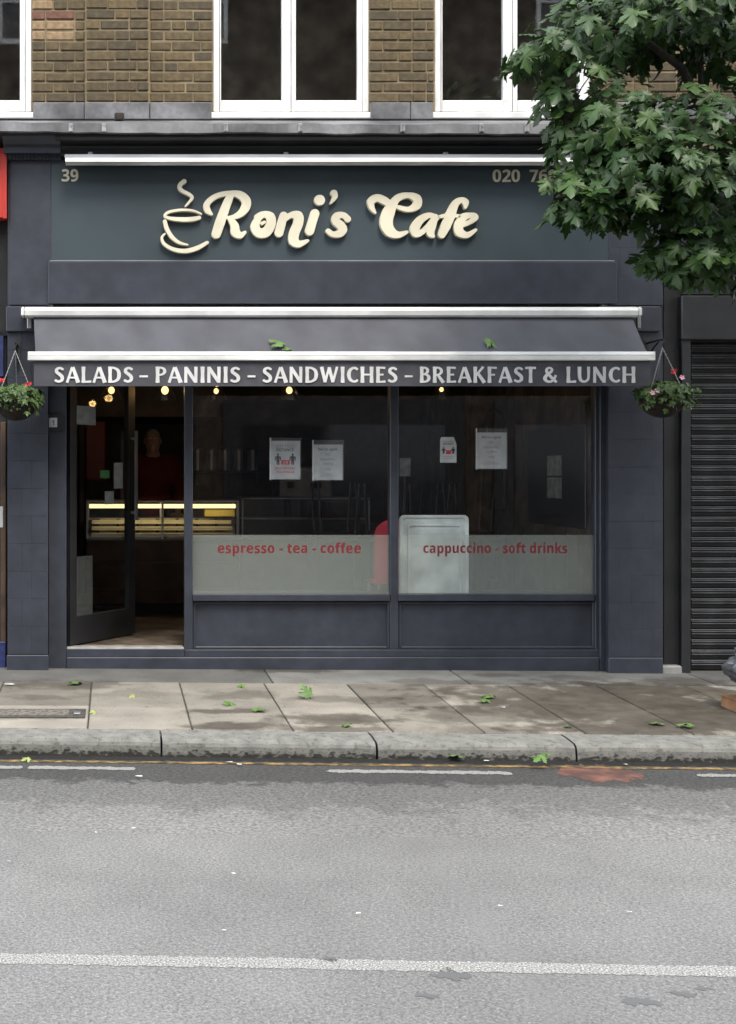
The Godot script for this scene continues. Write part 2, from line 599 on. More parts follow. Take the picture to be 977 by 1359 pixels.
# ================================================================= scene
func _ready() -> void:
	rng.seed = 39
	# ---- camera: eye in front of the café door, lens shifted to the right and a little down
	var cam := Camera3D.new()
	cam.name = "camera"
	add_child(cam)
	cam.projection = Camera3D.PROJECTION_FRUSTUM
	cam.near = 0.1
	cam.far = 400.0
	cam.size = 0.1 * 1359.0 / 1638.0
	cam.frustum_offset = Vector2((488.5 - PX) / 1638.0, -(679.5 - PY) / 1638.0) * 0.1
	cam.position = Vector3(0, CH, D)
	cam.current = true
	# ---- sky: bright overcast
	var env := Environment.new()
	env.background_mode = Environment.BG_SKY
	var sky := ProceduralSkyMaterial.new()
	sky.sky_top_color = Color(0.93, 0.95, 0.98)
	sky.sky_horizon_color = Color(0.86, 0.88, 0.91)
	sky.ground_horizon_color = Color(0.45, 0.45, 0.45)
	sky.ground_bottom_color = Color(0.3, 0.3, 0.3)
	sky.sky_energy_multiplier = 1.0
	sky.sun_angle_max = 5.0
	env.sky = Sky.new()
	env.sky.sky_material = sky
	env.tonemap_mode = Environment.TONE_MAPPER_LINEAR
	env.tonemap_exposure = 5.2
	env.sdfgi_enabled = true
	env.ssao_enabled = true
	env.ssil_enabled = true
	var we := WorldEnvironment.new()
	we.name = "world_environment"
	we.environment = env
	add_child(we)
	var sun := DirectionalLight3D.new()
	sun.name = "sun"
	sun.light_energy = 0.3
	sun.light_angular_distance = 20.0
	sun.light_color = Color(1.0, 0.97, 0.93)
	sun.rotation_degrees = Vector3(-58, 14, 0)
	sun.shadow_enabled = true
	add_child(sun)

	make_materials()
	build_ground()
	build_cafe()
	build_neighbours()
	build_sign()
	build_awning()
	build_interior()
	build_person()
	build_window_things()
	build_baskets()
	build_tree()
	build_street_things()

# ---------------------------------------------------------------- ground
func quad_uv(st: SurfaceTool, p: Array, uv: Array, n: Vector3) -> void:
	for t3 in [[0, 1, 2], [0, 2, 3]]:
		var o: Array = t3
		if (p[t3[1]] - p[t3[0]]).cross(p[t3[2]] - p[t3[0]]).dot(n) > 0.0:
			o = [t3[0], t3[2], t3[1]]
		for i in o:
			st.set_normal(n)
			st.set_uv(uv[i])
			st.add_vertex(p[i])

func asphalt_tex(sd: int, base: float, contrast: float, specks: float) -> ImageTexture:
	var n := 1024
	var a := noise(sd, 0.24, 2).get_seamless_image(n, n).get_data()
	var b := noise(sd + 1, 0.11, 2).get_seamless_image(n, n).get_data()
	var c := noise(sd + 2, 0.17, 1).get_seamless_image(n, n).get_data()
	var e := noise(sd + 3, 0.006, 4).get_seamless_image(n, n).get_data()
	var out := PackedByteArray()
	out.resize(n * n * 3)
	for i in n * n:
		var v := base * (1.0 + contrast * ((a[i] - 128.0) / 128.0 * 0.75 + (b[i] - 128.0) / 128.0 * 0.55) + (e[i] - 128.0) / 128.0 * 0.07)
		if c[i] > 226:
			v += specks * (c[i] - 226.0) / 29.0
		elif c[i] < 26:
			v *= 0.55
		v = clampf(v, 0.012, 0.7)
		var s := pow(v, 1.0 / 2.2) * 255.0
		out[i * 3] = int(s)
		out[i * 3 + 1] = int(s * 0.992)
		out[i * 3 + 2] = int(s * 0.982)
	return ImageTexture.create_from_image(Image.create_from_data(n, n, false, Image.FORMAT_RGB8, out))

func gutter_textures() -> Array:
	var w := 2048
	var h := 400
	var a := noise(91, 0.20, 2).get_image(w, h).get_data()
	var b := noise(92, 0.11, 2).get_image(w, h).get_data()
	var c := noise(93, 0.17, 1).get_image(w, h).get_data()
	var e := noise(94, 0.012, 5).get_image(w, h).get_data()
	var f := noise(95, 0.05, 4).get_image(w, h).get_data()
	var col := PackedByteArray()
	var rough := PackedByteArray()
	col.resize(w * h * 3)
	rough.resize(w * h)
	for iy in h:
		var wy := 1.495 * (iy + 0.5) / h
		for ix in w:
			var i := iy * w + ix
			var en := (e[i] - 128.0) / 128.0
			var fn := (f[i] - 128.0) / 128.0
			# where each kind of surface ends: wet gutter silt, dark untravelled asphalt, worn carriageway
			var k1 := clampf((wy - 0.54 - 0.10 * en - 0.07 * fn) * 16.0, 0.0, 1.0)
			var k2 := clampf((wy - 0.95 - 0.30 * en - 0.22 * fn) * 4.0, 0.0, 1.0)
			var k0 := clampf((wy - 0.085 - 0.03 * fn) * 40.0, 0.0, 1.0)
			var base := lerpf(lerpf(0.013, 0.044, k0), lerpf(0.090, 0.128, k2), k1)
			var v := base * (1.0 + 0.58 * ((a[i] - 128.0) / 128.0 * 0.75 + (b[i] - 128.0) / 128.0 * 0.55) + 0.07 * en)
			if c[i] > 226:
				v += 0.20 * base / 0.128 * (c[i] - 226.0) / 29.0
			elif c[i] < 26:
				v *= 0.55
			var s := pow(clampf(v, 0.008, 0.7), 1.0 / 2.2) * 255.0
			col[i * 3] = int(s)
			col[i * 3 + 1] = int(s * 0.992)
			col[i * 3 + 2] = int(s * 0.982)
			rough[i] = int(255.0 * lerpf(0.74, 0.88, k1))
	return [ImageTexture.create_from_image(Image.create_from_data(w, h, false, Image.FORMAT_RGB8, col)), ImageTexture.create_from_image(Image.create_from_data(w, h, false, Image.FORMAT_L8, rough))]

func pavement_textures() -> Array:
	var w := 1400
	var h := 420
	var grain := noise(41, 0.4, 2).get_image(w, h).get_data()
	var cloud := noise(42, 0.012, 5).get_image(w, h).get_data()
	var edge := noise(43, 0.03, 4).get_image(w, h).get_data()
	var fleck := noise(44, 0.09, 2).get_image(w, h).get_data()
	# damp stains seen on the slabs: photo pixel centre, reach, strength
	var spots := []
	for q in [[800, 926, 190, 16, 1.0], [890, 942, 150, 20, 1.0], [700, 918, 100, 10, 0.85], [860, 912, 140, 11, 1.0], [790, 936, 170, 14, 1.0], [900, 950, 120, 16, 1.0], [700, 940, 110, 10, 0.8], [830, 962, 130, 8, 1.0], [630, 948, 75, 7, 0.6], [640, 964, 60, 5, 0.5],
			[450, 952, 75, 6, 0.9], [320, 962, 60, 5, 0.85], [455, 965, 55, 4, 0.85], [325, 922, 45, 5, 0.55], [300, 943, 42, 3, 0.8], [430, 926, 50, 4, 0.5], [95, 909, 60, 5, 0.6], [55, 926, 45, 3, 0.5], [180, 921, 60, 4, 0.3],
			[575, 903, 60, 5, 0.5], [560, 925, 60, 5, 0.4], [905, 900, 60, 4, 0.7], [660, 893, 40, 2, 0.6], [380, 888, 45, 2.5, 0.8], [770, 896, 40, 3, 0.5], [10, 952, 60, 4, 0.4], [770, 972, 160, 4, 0.7], [240, 970, 40, 3, 0.3]]:
		var wc := w_of(q[1])
		var wr := absf(w_of(q[1] + q[3]) - w_of(q[1] - q[3])) * 0.5
		spots.append([(q[0] - PX) / S * (D - wc) / D, wc, q[2] / S * (D - wc) / D, wr, q[4]])
	var col := PackedByteArray()
	var rough := PackedByteArray()
	col.resize(w * h * 3)
	rough.resize(w * h)
	for iy in h:
		var wy := 2.2 * (iy + 0.5) / h
		var near := []
		for s in spots:
			if absf(wy - s[1]) < s[3] * 2.2:
				near.append(s)
		for ix in w:
			var i := iy * w + ix
			var x := -2.0 + 7.6 * (ix + 0.5) / w
			var damp := 0.0
			for s in near:
				var d := Vector2((x - s[0]) / s[2], (wy - s[1]) / s[3]).length() + (edge[i] - 128.0) / 128.0 * 0.6 + (cloud[i] - 128.0) / 128.0 * 0.38 + (grain[i] - 128.0) / 128.0 * 0.12
				damp = maxf(damp, s[4] * clampf((1.5 - d) * 1.5, 0.0, 1.0))
			damp *= 0.75 + 0.25 * edge[i] / 255.0
			var v := 1.0 + (grain[i] - 128.0) / 128.0 * 0.16 + (cloud[i] - 128.0) / 128.0 * 0.20
			if fleck[i] < 44:
				v *= 0.72
			if fleck[i] > 232:
				v *= 1.16
			var c := Color(0.200, 0.184, 0.156) if wy > 0.54 else Color(0.150, 0.147, 0.138)
			c = c * v
			c = c.lerp(Color(0.040, 0.033, 0.025) * v, damp)
			col[i * 3] = int(pow(clampf(c.r, 0.0, 1.0), 1.0 / 2.2) * 255.0)
			col[i * 3 + 1] = int(pow(clampf(c.g, 0.0, 1.0), 1.0 / 2.2) * 255.0)
			col[i * 3 + 2] = int(pow(clampf(c.b, 0.0, 1.0), 1.0 / 2.2) * 255.0)
			rough[i] = int(255.0 * (0.90 - 0.10 * damp))
	return [ImageTexture.create_from_image(Image.create_from_data(w, h, false, Image.FORMAT_RGB8, col)), ImageTexture.create_from_image(Image.create_from_data(w, h, false, Image.FORMAT_L8, rough))]

func kerb_texture() -> ImageTexture:
	var w := 1400
	var h := 160
	var grain := noise(51, 0.35, 2).get_image(w, h).get_data()
	var cloud := noise(52, 0.02, 4).get_image(w, h).get_data()
	var edge := noise(53, 0.045, 4).get_image(w, h).get_data()
	var col := PackedByteArray()
	col.resize(w * h * 3)
	for iy in h:
		var v := (iy + 0.5) / h
		for ix in w:
			var i := iy * w + ix
			var t := 1.0 + (grain[i] - 128.0) / 128.0 * 0.22 + (cloud[i] - 128.0) / 128.0 * 0.26
			var c := Color(0.132, 0.130, 0.119) * t
			# black moss and gutter dirt with a ragged upper edge along the foot of the face
			var d := clampf((v - 0.755 + (edge[i] - 128.0) / 128.0 * 0.13) * 12.0, 0.0, 1.0)
			c = c.lerp(Color(0.018, 0.017, 0.014) * t, d * 0.95)
			if edge[i] < 74 and v < 0.85:
				c = c.lerp(Color(0.075, 0.070, 0.06) * t, 0.6)
			col[i * 3] = int(pow(clampf(c.r, 0.0, 1.0), 1.0 / 2.2) * 255.0)
			col[i * 3 + 1] = int(pow(clampf(c.g, 0.0, 1.0), 1.0 / 2.2) * 255.0)
			col[i * 3 + 2] = int(pow(clampf(c.b, 0.0, 1.0), 1.0 / 2.2) * 255.0)
	return ImageTexture.create_from_image(Image.create_from_data(w, h, false, Image.FORMAT_RGB8, col))

func ragged(st: SurfaceTool, x0: float, x1: float, w0: float, w1: float, up: float, jit: float, step: float, taper := 0.0, drop := 0.0) -> void:
	# a thin sheet on the ground with uneven edges
	var nn := noise(int(absf(x0 * 97.0 + w0 * 31.0)) + 3, 3.0, 3)
	var n := int((x1 - x0) / step) + 1
	var prev := []
	for i in n + 1:
		var x := lerpf(x0, x1, float(i) / n)
		var k := 1.0 if taper <= 0.0 else clampf(minf(float(i), float(n - i)) / n / taper, 0.0, 1.0)
		var m := (w0 + w1) * 0.5
		var a := lerpf(m, w0, k) + (nn.get_noise_2d(x * 4.0, 1.0) * 0.5 + nn.get_noise_2d(x * 21.0, 5.0) * 0.5) * jit
		var b := lerpf(m, w1, k) + (nn.get_noise_2d(x * 4.0, 9.0) * 0.5 + nn.get_noise_2d(x * 21.0, 13.0) * 0.5) * jit
		var cur := [G(x, a, up), G(x, b, up)]
		if i > 0 and rng.randf() >= drop and (cur[0] - cur[1]).length() > 0.001:
			tri(st, prev[0], prev[1], cur[1], Vector3.UP)
			tri(st, prev[0], cur[1], cur[0], Vector3.UP)
		prev = cur

func build_ground() -> void:
	var st := mb()
	bounds(st, Vector3(-150, -1.2, -150), Vector3(150, -0.6, 150), 0.0)
	struct("ground", st, mat(Color(0.16, 0.155, 0.15), 0.9, "mottle", 0.2))
	# ---- carriageway
	var tex := asphalt_tex(61, 0.128, 0.58, 0.22)
	var tar := StandardMaterial3D.new()
	tar.albedo_texture = tex
	tar.roughness = 0.9
	tar.metallic_specular = 0.22
	tar.uv1_triplanar = true
	tar.uv1_world_triplanar = true
	tar.uv1_scale = Vector3.ONE / 2.3
	tar.heightmap_enabled = true
	tar.heightmap_texture = T.speck
	tar.heightmap_scale = 0.5
	overlay(tar, "patch", 0.13)
	M.tar = tar
	st = mb()
	var ws := [3.7, 4.5, 6.0, 7.3, 9.0, 10.8, 12.42]
	for i in 48:
		var x0 := -16.0 + i * 0.75
		for k in ws.size() - 1:
			var q := [G(x0, ws[k]), G(x0 + 0.75, ws[k]), G(x0 + 0.75, ws[k + 1]), G(x0, ws[k + 1])]
			tri(st, q[0], q[1], q[2], Vector3.UP)
			tri(st, q[0], q[2], q[3], Vector3.UP)
	struct("road", st, tar)
	# gutter dirt and the darker, less worn asphalt beside it, with grainy outlines
	var gt := gutter_textures()
	var gut := StandardMaterial3D.new()
	gut.albedo_texture = gt[0]
	gut.roughness = 1.0
	gut.metallic_specular = 0.22
	gut.roughness_texture = gt[1]
	overlay(gut, "patch", 0.13)
	st = mb()
	for i in 76:
		var x0 := -16.0 + i * 0.475
		var rows := [2.205, 2.4, 2.65, 3.0, 3.3, 3.7]
		for k in rows.size() - 1:
			var q := []
			var uv := []
			for e in [[x0, rows[k]], [x0 + 0.475, rows[k]], [x0 + 0.475, rows[k + 1]], [x0, rows[k + 1]]]:
				q.append(G(e[0], e[1]))
				uv.append(Vector2((e[0] + 2.0) / 7.6, (e[1] - 2.205) / 1.495))
			quad_uv(st, q, uv, Vector3.UP)
	struct("gutter_strip", st, gut)
	M.mid = mat(Color(0.094, 0.094, 0.093), 0.8, "speck", 2.0)
	# painted lines
	T.worn = grey_tex(23, 0.16, 0.34, 1.0, 4, FastNoiseLite.TYPE_SIMPLEX_SMOOTH, 1024, 0.41)
	T.worn2 = grey_tex(25, 0.05, 0.22, 1.0, 4, FastNoiseLite.TYPE_SIMPLEX_SMOOTH, 512, 0.45)
	var white := overlay(mat(Color(0.45, 0.445, 0.42), 0.75, "worn", 0.62), "speck", 0.9)
	var yellow := overlay(mat(Color(0.34, 0.21, 0.055), 0.75, "worn2", 0.5), "speck", 0.8)
	st = mb()
	ragged(st, -9.0, 12.0, 2.325, 2.372, 0.0025, 0.008, 0.02)
	struct("yellow_line", st, yellow)
	for seg in [[-60, 30, 1.0], [36, 180, 0.9], [430, 674, 1.0], [905, 1060, 0.8]]:
		var a := ground_at(seg[0], 1020)
		var b := ground_at(seg[1], 1021)
		st = mb()
		ragged(st, a.x, b.x, 2.468, 2.535, 0.0025, 0.03, 0.01, 0.02)
		struct("white_dash", st, white)
	st = mb()
	var la := ground_at(-500, 1268)
	var lb := ground_at(1500, 1288)
	var wl := ground_at(488, 1281)
	var wc := wl.z - wl.x * 0.0313
	ragged(st, la.x - 3.0, lb.x + 3.0, wc - 0.042, wc + 0.042, 0.0012, 0.016, 0.006)
	struct("lane_line", st, white)
	# red surfacing left by the yellow line
	var rp := overlay(mat(Color(0.185, 0.070, 0.044), 0.9, "blotch", 1.3), "speck", 0.9)
	var ra := ground_at(722, 1018)
	var rb := ground_at(842, 1020)
	st = mb()
	ragged(st, ra.x, rb.x, 2.30, 2.66, 0.0012, 0.14, 0.012, 0.3)
	struct("red_surfacing", st, rp)
	# patches of bitumen on the carriageway
	for q in [[600, 1294, 30, 0.03], [565, 1321, 16, 0.02], [435, 1273, 12, 0.015], [850, 1330, 26, 0.025], [905, 1318, 20, 0.018], [935, 1313, 12, 0.012]]:
		var c := ground_at(q[0], q[1])
		var cw: float = c.z - c.x * 0.0313
		var half: float = q[2] / 1638.0 * (D - c.z)
		st = mb()
		ragged(st, c.x - half, c.x + half, cw - q[3] * 1.4, cw + q[3] * 1.4, 0.0012, 0.05, 0.006, 0.5)
		struct("tar_patch", st, M.mid)
	# ---- footway
	var tx := pavement_textures()
	var flag := StandardMaterial3D.new()
	flag.albedo_texture = tx[0]
	flag.roughness = 1.0
	flag.metallic_specular = 0.2
	flag.roughness_texture = tx[1]
	M.flags = []
	for k in [1.0, 0.91, 0.80, 0.95]:
		var fm := flag.duplicate()
		fm.albedo_color = Color(k, k, k)
		M.flags.append(fm)
	var foot := Node3D.new()
	foot.name = "pavement"
	foot.set_meta("kind", "structure")
	add_child(foot)
	st = mb()
	for i in 40:
		var x0 := -8.0 + i * 0.5
		var q := [G(x0, -0.15, -0.014), G(x0 + 0.5, -0.15, -0.014), G(x0 + 0.5, 2.05, -0.014), G(x0, 2.05, -0.014)]
		tri(st, q[0], q[1], q[2], Vector3.UP)
		tri(st, q[0], q[2], q[3], Vector3.UP)
	obj("bed", st, mat(Color(0.10, 0.09, 0.074), 0.95, "blotch", 3.0), foot)
	var joints := [-7.9, -7.3, -6.7, -6.1, -5.5, -4.9, -4.3, -3.7, -3.1, -2.5, -1.9, -1.34, -0.745, -0.145, 0.455, 1.033, 1.6, 2.12, 2.69, 3.3, 3.9, 4.5, 5.1, 5.7, 6.3, 6.9, 7.5, 8.1, 8.7, 9.3, 9.9, 10.5, 11.1, 11.7]
	for i in joints.size() - 1:
		var split := 1.316 + rng.randf_range(-0.03, 0.03)
		if i == 14:
			split = 1.56
		if i == 15 or i == 16:
			split = 1.30
		slab(foot, "paving_slab", joints[i], joints[i + 1], 0.545, split)
		slab(foot, "paving_slab", joints[i], joints[i + 1], split, 1.935)
	var strips := [-7.9, -6.0, -4.1, -2.2, -0.9, 1.1, 2.45, 4.15, 5.6, 7.4, 9.2, 11.7]
	for i in strips.size() - 1:
		slab(foot, "concrete_strip", strips[i], strips[i + 1], -0.12, 0.54)
	# ---- kerb
	var km := StandardMaterial3D.new()
	km.albedo_texture = kerb_texture()
	km.roughness = 0.85
	km.metallic_specular = 0.22
	km.heightmap_enabled = true
	km.heightmap_texture = T.grain
	km.heightmap_scale = 0.12
	M.kerb = km
	var kerb := Node3D.new()
	kerb.name = "kerb"
	kerb.set_meta("kind", "structure")
	add_child(kerb)
	var kj := [-7.6, -6.5, -5.4, -4.25, -3.15, -2.05, -0.92, 0.268, 1.452, 2.54, 3.66, 4.75, 5.85, 6.9, 8.0, 9.1, 10.2, 11.3]
	for i in kj.size() - 1:
		kerb_stone(kerb, kj[i] + 0.006, kj[i + 1] - 0.006)
	# ---- the other side of the street, behind the camera
	st = mb()
	hexa(st, [Vector3(-16, -0.2, 12.4), Vector3(20, -0.2, 12.4), Vector3(20, -0.02, 12.4), Vector3(-16, -0.02, 12.4), Vector3(-16, -0.2, 15.6), Vector3(20, -0.2, 15.6), Vector3(20, 0.0, 15.6), Vector3(-16, 0.0, 15.6)])
	struct("opposite_pavement", st, mat(Color(0.24, 0.225, 0.2), 0.9, "blotch", 0.6))

func slab(parent: Node, called: String, x0: float, x1: float, w0: float, w1: float) -> void:
	var st := mb()
	var g := 0.0045
	var b := 0.005
	var up := rng.randf_range(-0.002, 0.002)
	var tilt := rng.randf_range(-0.0025, 0.0025)
	var top := []
	var out := []
	var uv := []
	for c in [[0, 0], [1, 0], [1, 1], [0, 1]]:
		var sx: float = 1.0 if c[0] == 0 else -1.0
		var sw: float = 1.0 if c[1] == 0 else -1.0
		var x := (x0 if c[0] == 0 else x1) + g * sx
		var w := (w0 if c[1] == 0 else w1) + g * sw
		top.append(G(x + b * sx, w + b * sw, up + tilt * (c[0] - 0.5)))
		out.append(G(x, w, up - b + tilt * (c[0] - 0.5)))
		uv.append(Vector2((x + 2.0) / 7.6, w / 2.2))
	quad_uv(st, top, uv, Vector3.UP)
	var mid: Vector3 = (top[0] + top[2]) * 0.5 - Vector3(0, 0.03, 0)
	for i in 4:
		var k := (i + 1) % 4
		var n: Vector3 = ((out[i] + out[k]) * 0.5 - mid)
		n.y = 0
		n = n.normalized()
		quad_uv(st, [top[i], top[k], out[k], out[i]], [uv[i], uv[k], uv[k], uv[i]], (n + Vector3.UP).normalized())
		var dn := Vector3(0, -0.04, 0)
		quad_uv(st, [out[i], out[k], out[k] + dn, out[i] + dn], [uv[i], uv[k], uv[k], uv[i]], n)
	obj(called, st, M.flags[rng.randi() % 4], parent)

func kerb_stone(parent: Node, x0: float, x1: float) -> void:
	var st := mb()
	var prof := [[1.942, -0.03, 0.0], [1.945, 0.0, 0.03], [2.05, 0.001, 0.3], [2.148, 0.0, 0.50], [2.168, -0.004, 0.55], [2.182, -0.016, 0.6], [2.189, -0.034, 0.66], [2.196, -0.115, 1.0]]
	var up := rng.randf_range(-0.003, 0.003)
	var dw := rng.randf_range(-0.004, 0.004)
	var nseg := 10
	var wob := noise(int(x0 * 50.0) + 900, 2.2, 3)
	var rows := []
	for i in nseg + 1:
		var x := lerpf(x0, x1, float(i) / nseg)
		var row := []
		var chip := -0.006 if (i == 0 or i == nseg) else 0.0
		for k in prof.size():
			var q: Array = prof[k]
			var j := wob.get_noise_2d(x, k * 0.4) * 0.004
			var y: float = -0.006 * x - 0.025 * minf(q[0], 2.2) + q[1] + up + j * 0.6
			if k > 2:
				y += chip
			row.append([Vector3(x, y, gz(x, q[0] + dw + (j if k > 3 else 0.0) + (chip if k > 3 else 0.0))), Vector2(x / 3.3, q[2])])
		rows.append(row)
	for i in nseg:
		for k in prof.size() - 1:
			var p := [rows[i][k][0], rows[i + 1][k][0], rows[i + 1][k + 1][0], rows[i][k + 1][0]]
			var n: Vector3 = (p[1] - p[0]).cross(p[2] - p[0]).normalized()
			if n.y + n.z < 0.0 and k > 0 or k == 0 and n.z > 0.0:
				n = -n
			quad_uv(st, p, [rows[i][k][1], rows[i + 1][k][1], rows[i + 1][k + 1][1], rows[i][k + 1][1]], n)
	for e in [0, nseg]:
		var c: Vector3 = rows[e][0][0] + Vector3(0, -0.08, 0)
		for k in prof.size() - 1:
			tri(st, c, rows[e][k][0], rows[e][k + 1][0], Vector3(-1 if e == 0 else 1, 0, 0))
	obj("kerb_stone", st, M.kerb, parent)

# ---------------------------------------------------------------- café building
var brick_cache := {}

func brick_mesh(len_mm: int, variant: int) -> ArrayMesh:
	var key := len_mm * 10 + variant
	if not brick_cache.has(key):
		var st := mb()
		cbox(st, Vector3(0, 0, -0.03), Vector3(len_mm / 1000.0, 0.0635 + 0.0015 * variant, 0.06), 0.004 + 0.002 * variant)
		brick_cache[key] = st.commit()
	return brick_cache[key]

func lay_bricks(parent: Node, x0: float, x1: float, y0: float, y1: float, zf: float, phase: int) -> void:
	var rows := int((y1 - y0) / 0.0755)
	for r in rows:
		var y := y0 + (r + 0.5) * 0.0755
		var x := x0
		var k := r + phase
		var first := true
		while x < x1 - 0.03:
			var l := 0.215 if k % 2 == 0 else 0.1025
			if first and r % 2 == 1:
				l = 0.1025 if rng.randf() < 0.5 else 0.16
			first = false
			k += 1 if rng.randf() < 0.85 else 2
			l = minf(l, x1 - x)
			if x1 - x - l < 0.05:
				l = x1 - x
			var mm := int(round((l - 0.010) * 200.0)) * 5
			var m: Material = M.brickcols[rng.randi() % 6 if rng.randf() < 0.75 else rng.randi() % 3]
			if phase == 7 and r >= 6 and x < x0 + 0.12:
				m = [M.brickpale, M.brickpale, M.brickred, M.brickpale, M.brickpale][(r - 6) % 5]
			var o := add("brick", brick_mesh(maxi(mm, 25), rng.randi() % 3), m, parent, Vector3(x + l * 0.5, y + rng.randf_range(-0.002, 0.002), zf + rng.randf_range(-0.004, 0.001)))
			o.rotation.z = rng.randf_range(-0.008, 0.008)
			o.rotation.y = rng.randf_range(-0.012, 0.012)
			x += l

func upper_window(b: Node, px0: float, px1: float) -> void:
	var z := -0.075
	var top := 5.55
	var ytop := PY - (top - CH) * S * D / (D - z)
	var st := mb()
	var mid := (px0 + px1) * 0.5
	pbox(st, px0, ytop, px0 + 8, 148, z, 0.10, 0.005)
	pbox(st, px1 - 8, ytop, px1, 148, z, 0.10, 0.005)
	pbox(st, px0 + 8, ytop, px1 - 8, ytop + 10, z, 0.10, 0.005)
	var f := obj("window", st, M.frame, b)
	st = mb()
	pbox(st, px0 - 3, 148.6, px1 + 3, 157, z + 0.045, 0.16, 0.006)
	obj("sill", st, M.frame, f)
	for e in [[px0 + 8.5, mid - 0.4, 2.0, 12.0], [mid + 0.4, px1 - 8.5, 6.0, 7.0]]:
		st = mb()
		var zs := z - 0.015
		pbox(st, e[0], ytop + 10, e[0] + e[2], 148, zs, 0.05, 0.004)
		pbox(st, e[1] - e[3], ytop + 10, e[1], 148, zs, 0.05, 0.004)
		pbox(st, e[0] + e[2], 133, e[1] - e[3], 148, zs - 0.002, 0.046, 0.004)
		pbox(st, e[0] + e[2], ytop + 10, e[1] - e[3], ytop + 22, zs - 0.002, 0.046, 0.004)
		obj("casement", st, M.frame, f)
		st = mb()
		pbox(st, e[0] + e[2] - 1, ytop + 20, e[1] - e[3] + 1, 134, zs - 0.022, 0.004, 0.0)
		obj("pane", st, M.pane, f)

func tiles(parent: Node, x0: float, x1: float, y0: float, y1: float, zf: float, rowh: float) -> void:
	# painted wall tiles in px rows on a pilaster
	var y := y1
	var r := 0
	var gap := 0.17 if x1 - x0 < 60 else 0.07
	while y > y0 + 4.0:
		var t := maxf(y - rowh, y0)
		var cut := lerpf(x0, x1, 0.60 if r % 2 == 0 else 0.36)
		var cuts := [x0, cut, x1] if x1 - x0 < 60 else [x0, lerpf(x0, x1, 0.42 if r % 2 == 0 else 0.2), lerpf(x0, x1, 0.83 if r % 2 == 0 else 0.62), x1]
		for i in cuts.size() - 1:
			pb("tile", parent, M.navy, cuts[i] + gap * 0.6, t + gap, cuts[i + 1] - gap * 0.6, y - gap, zf + rng.randf_range(-0.0005, 0.0005), 0.011, 0.001)
		y -= rowh
		r += 1

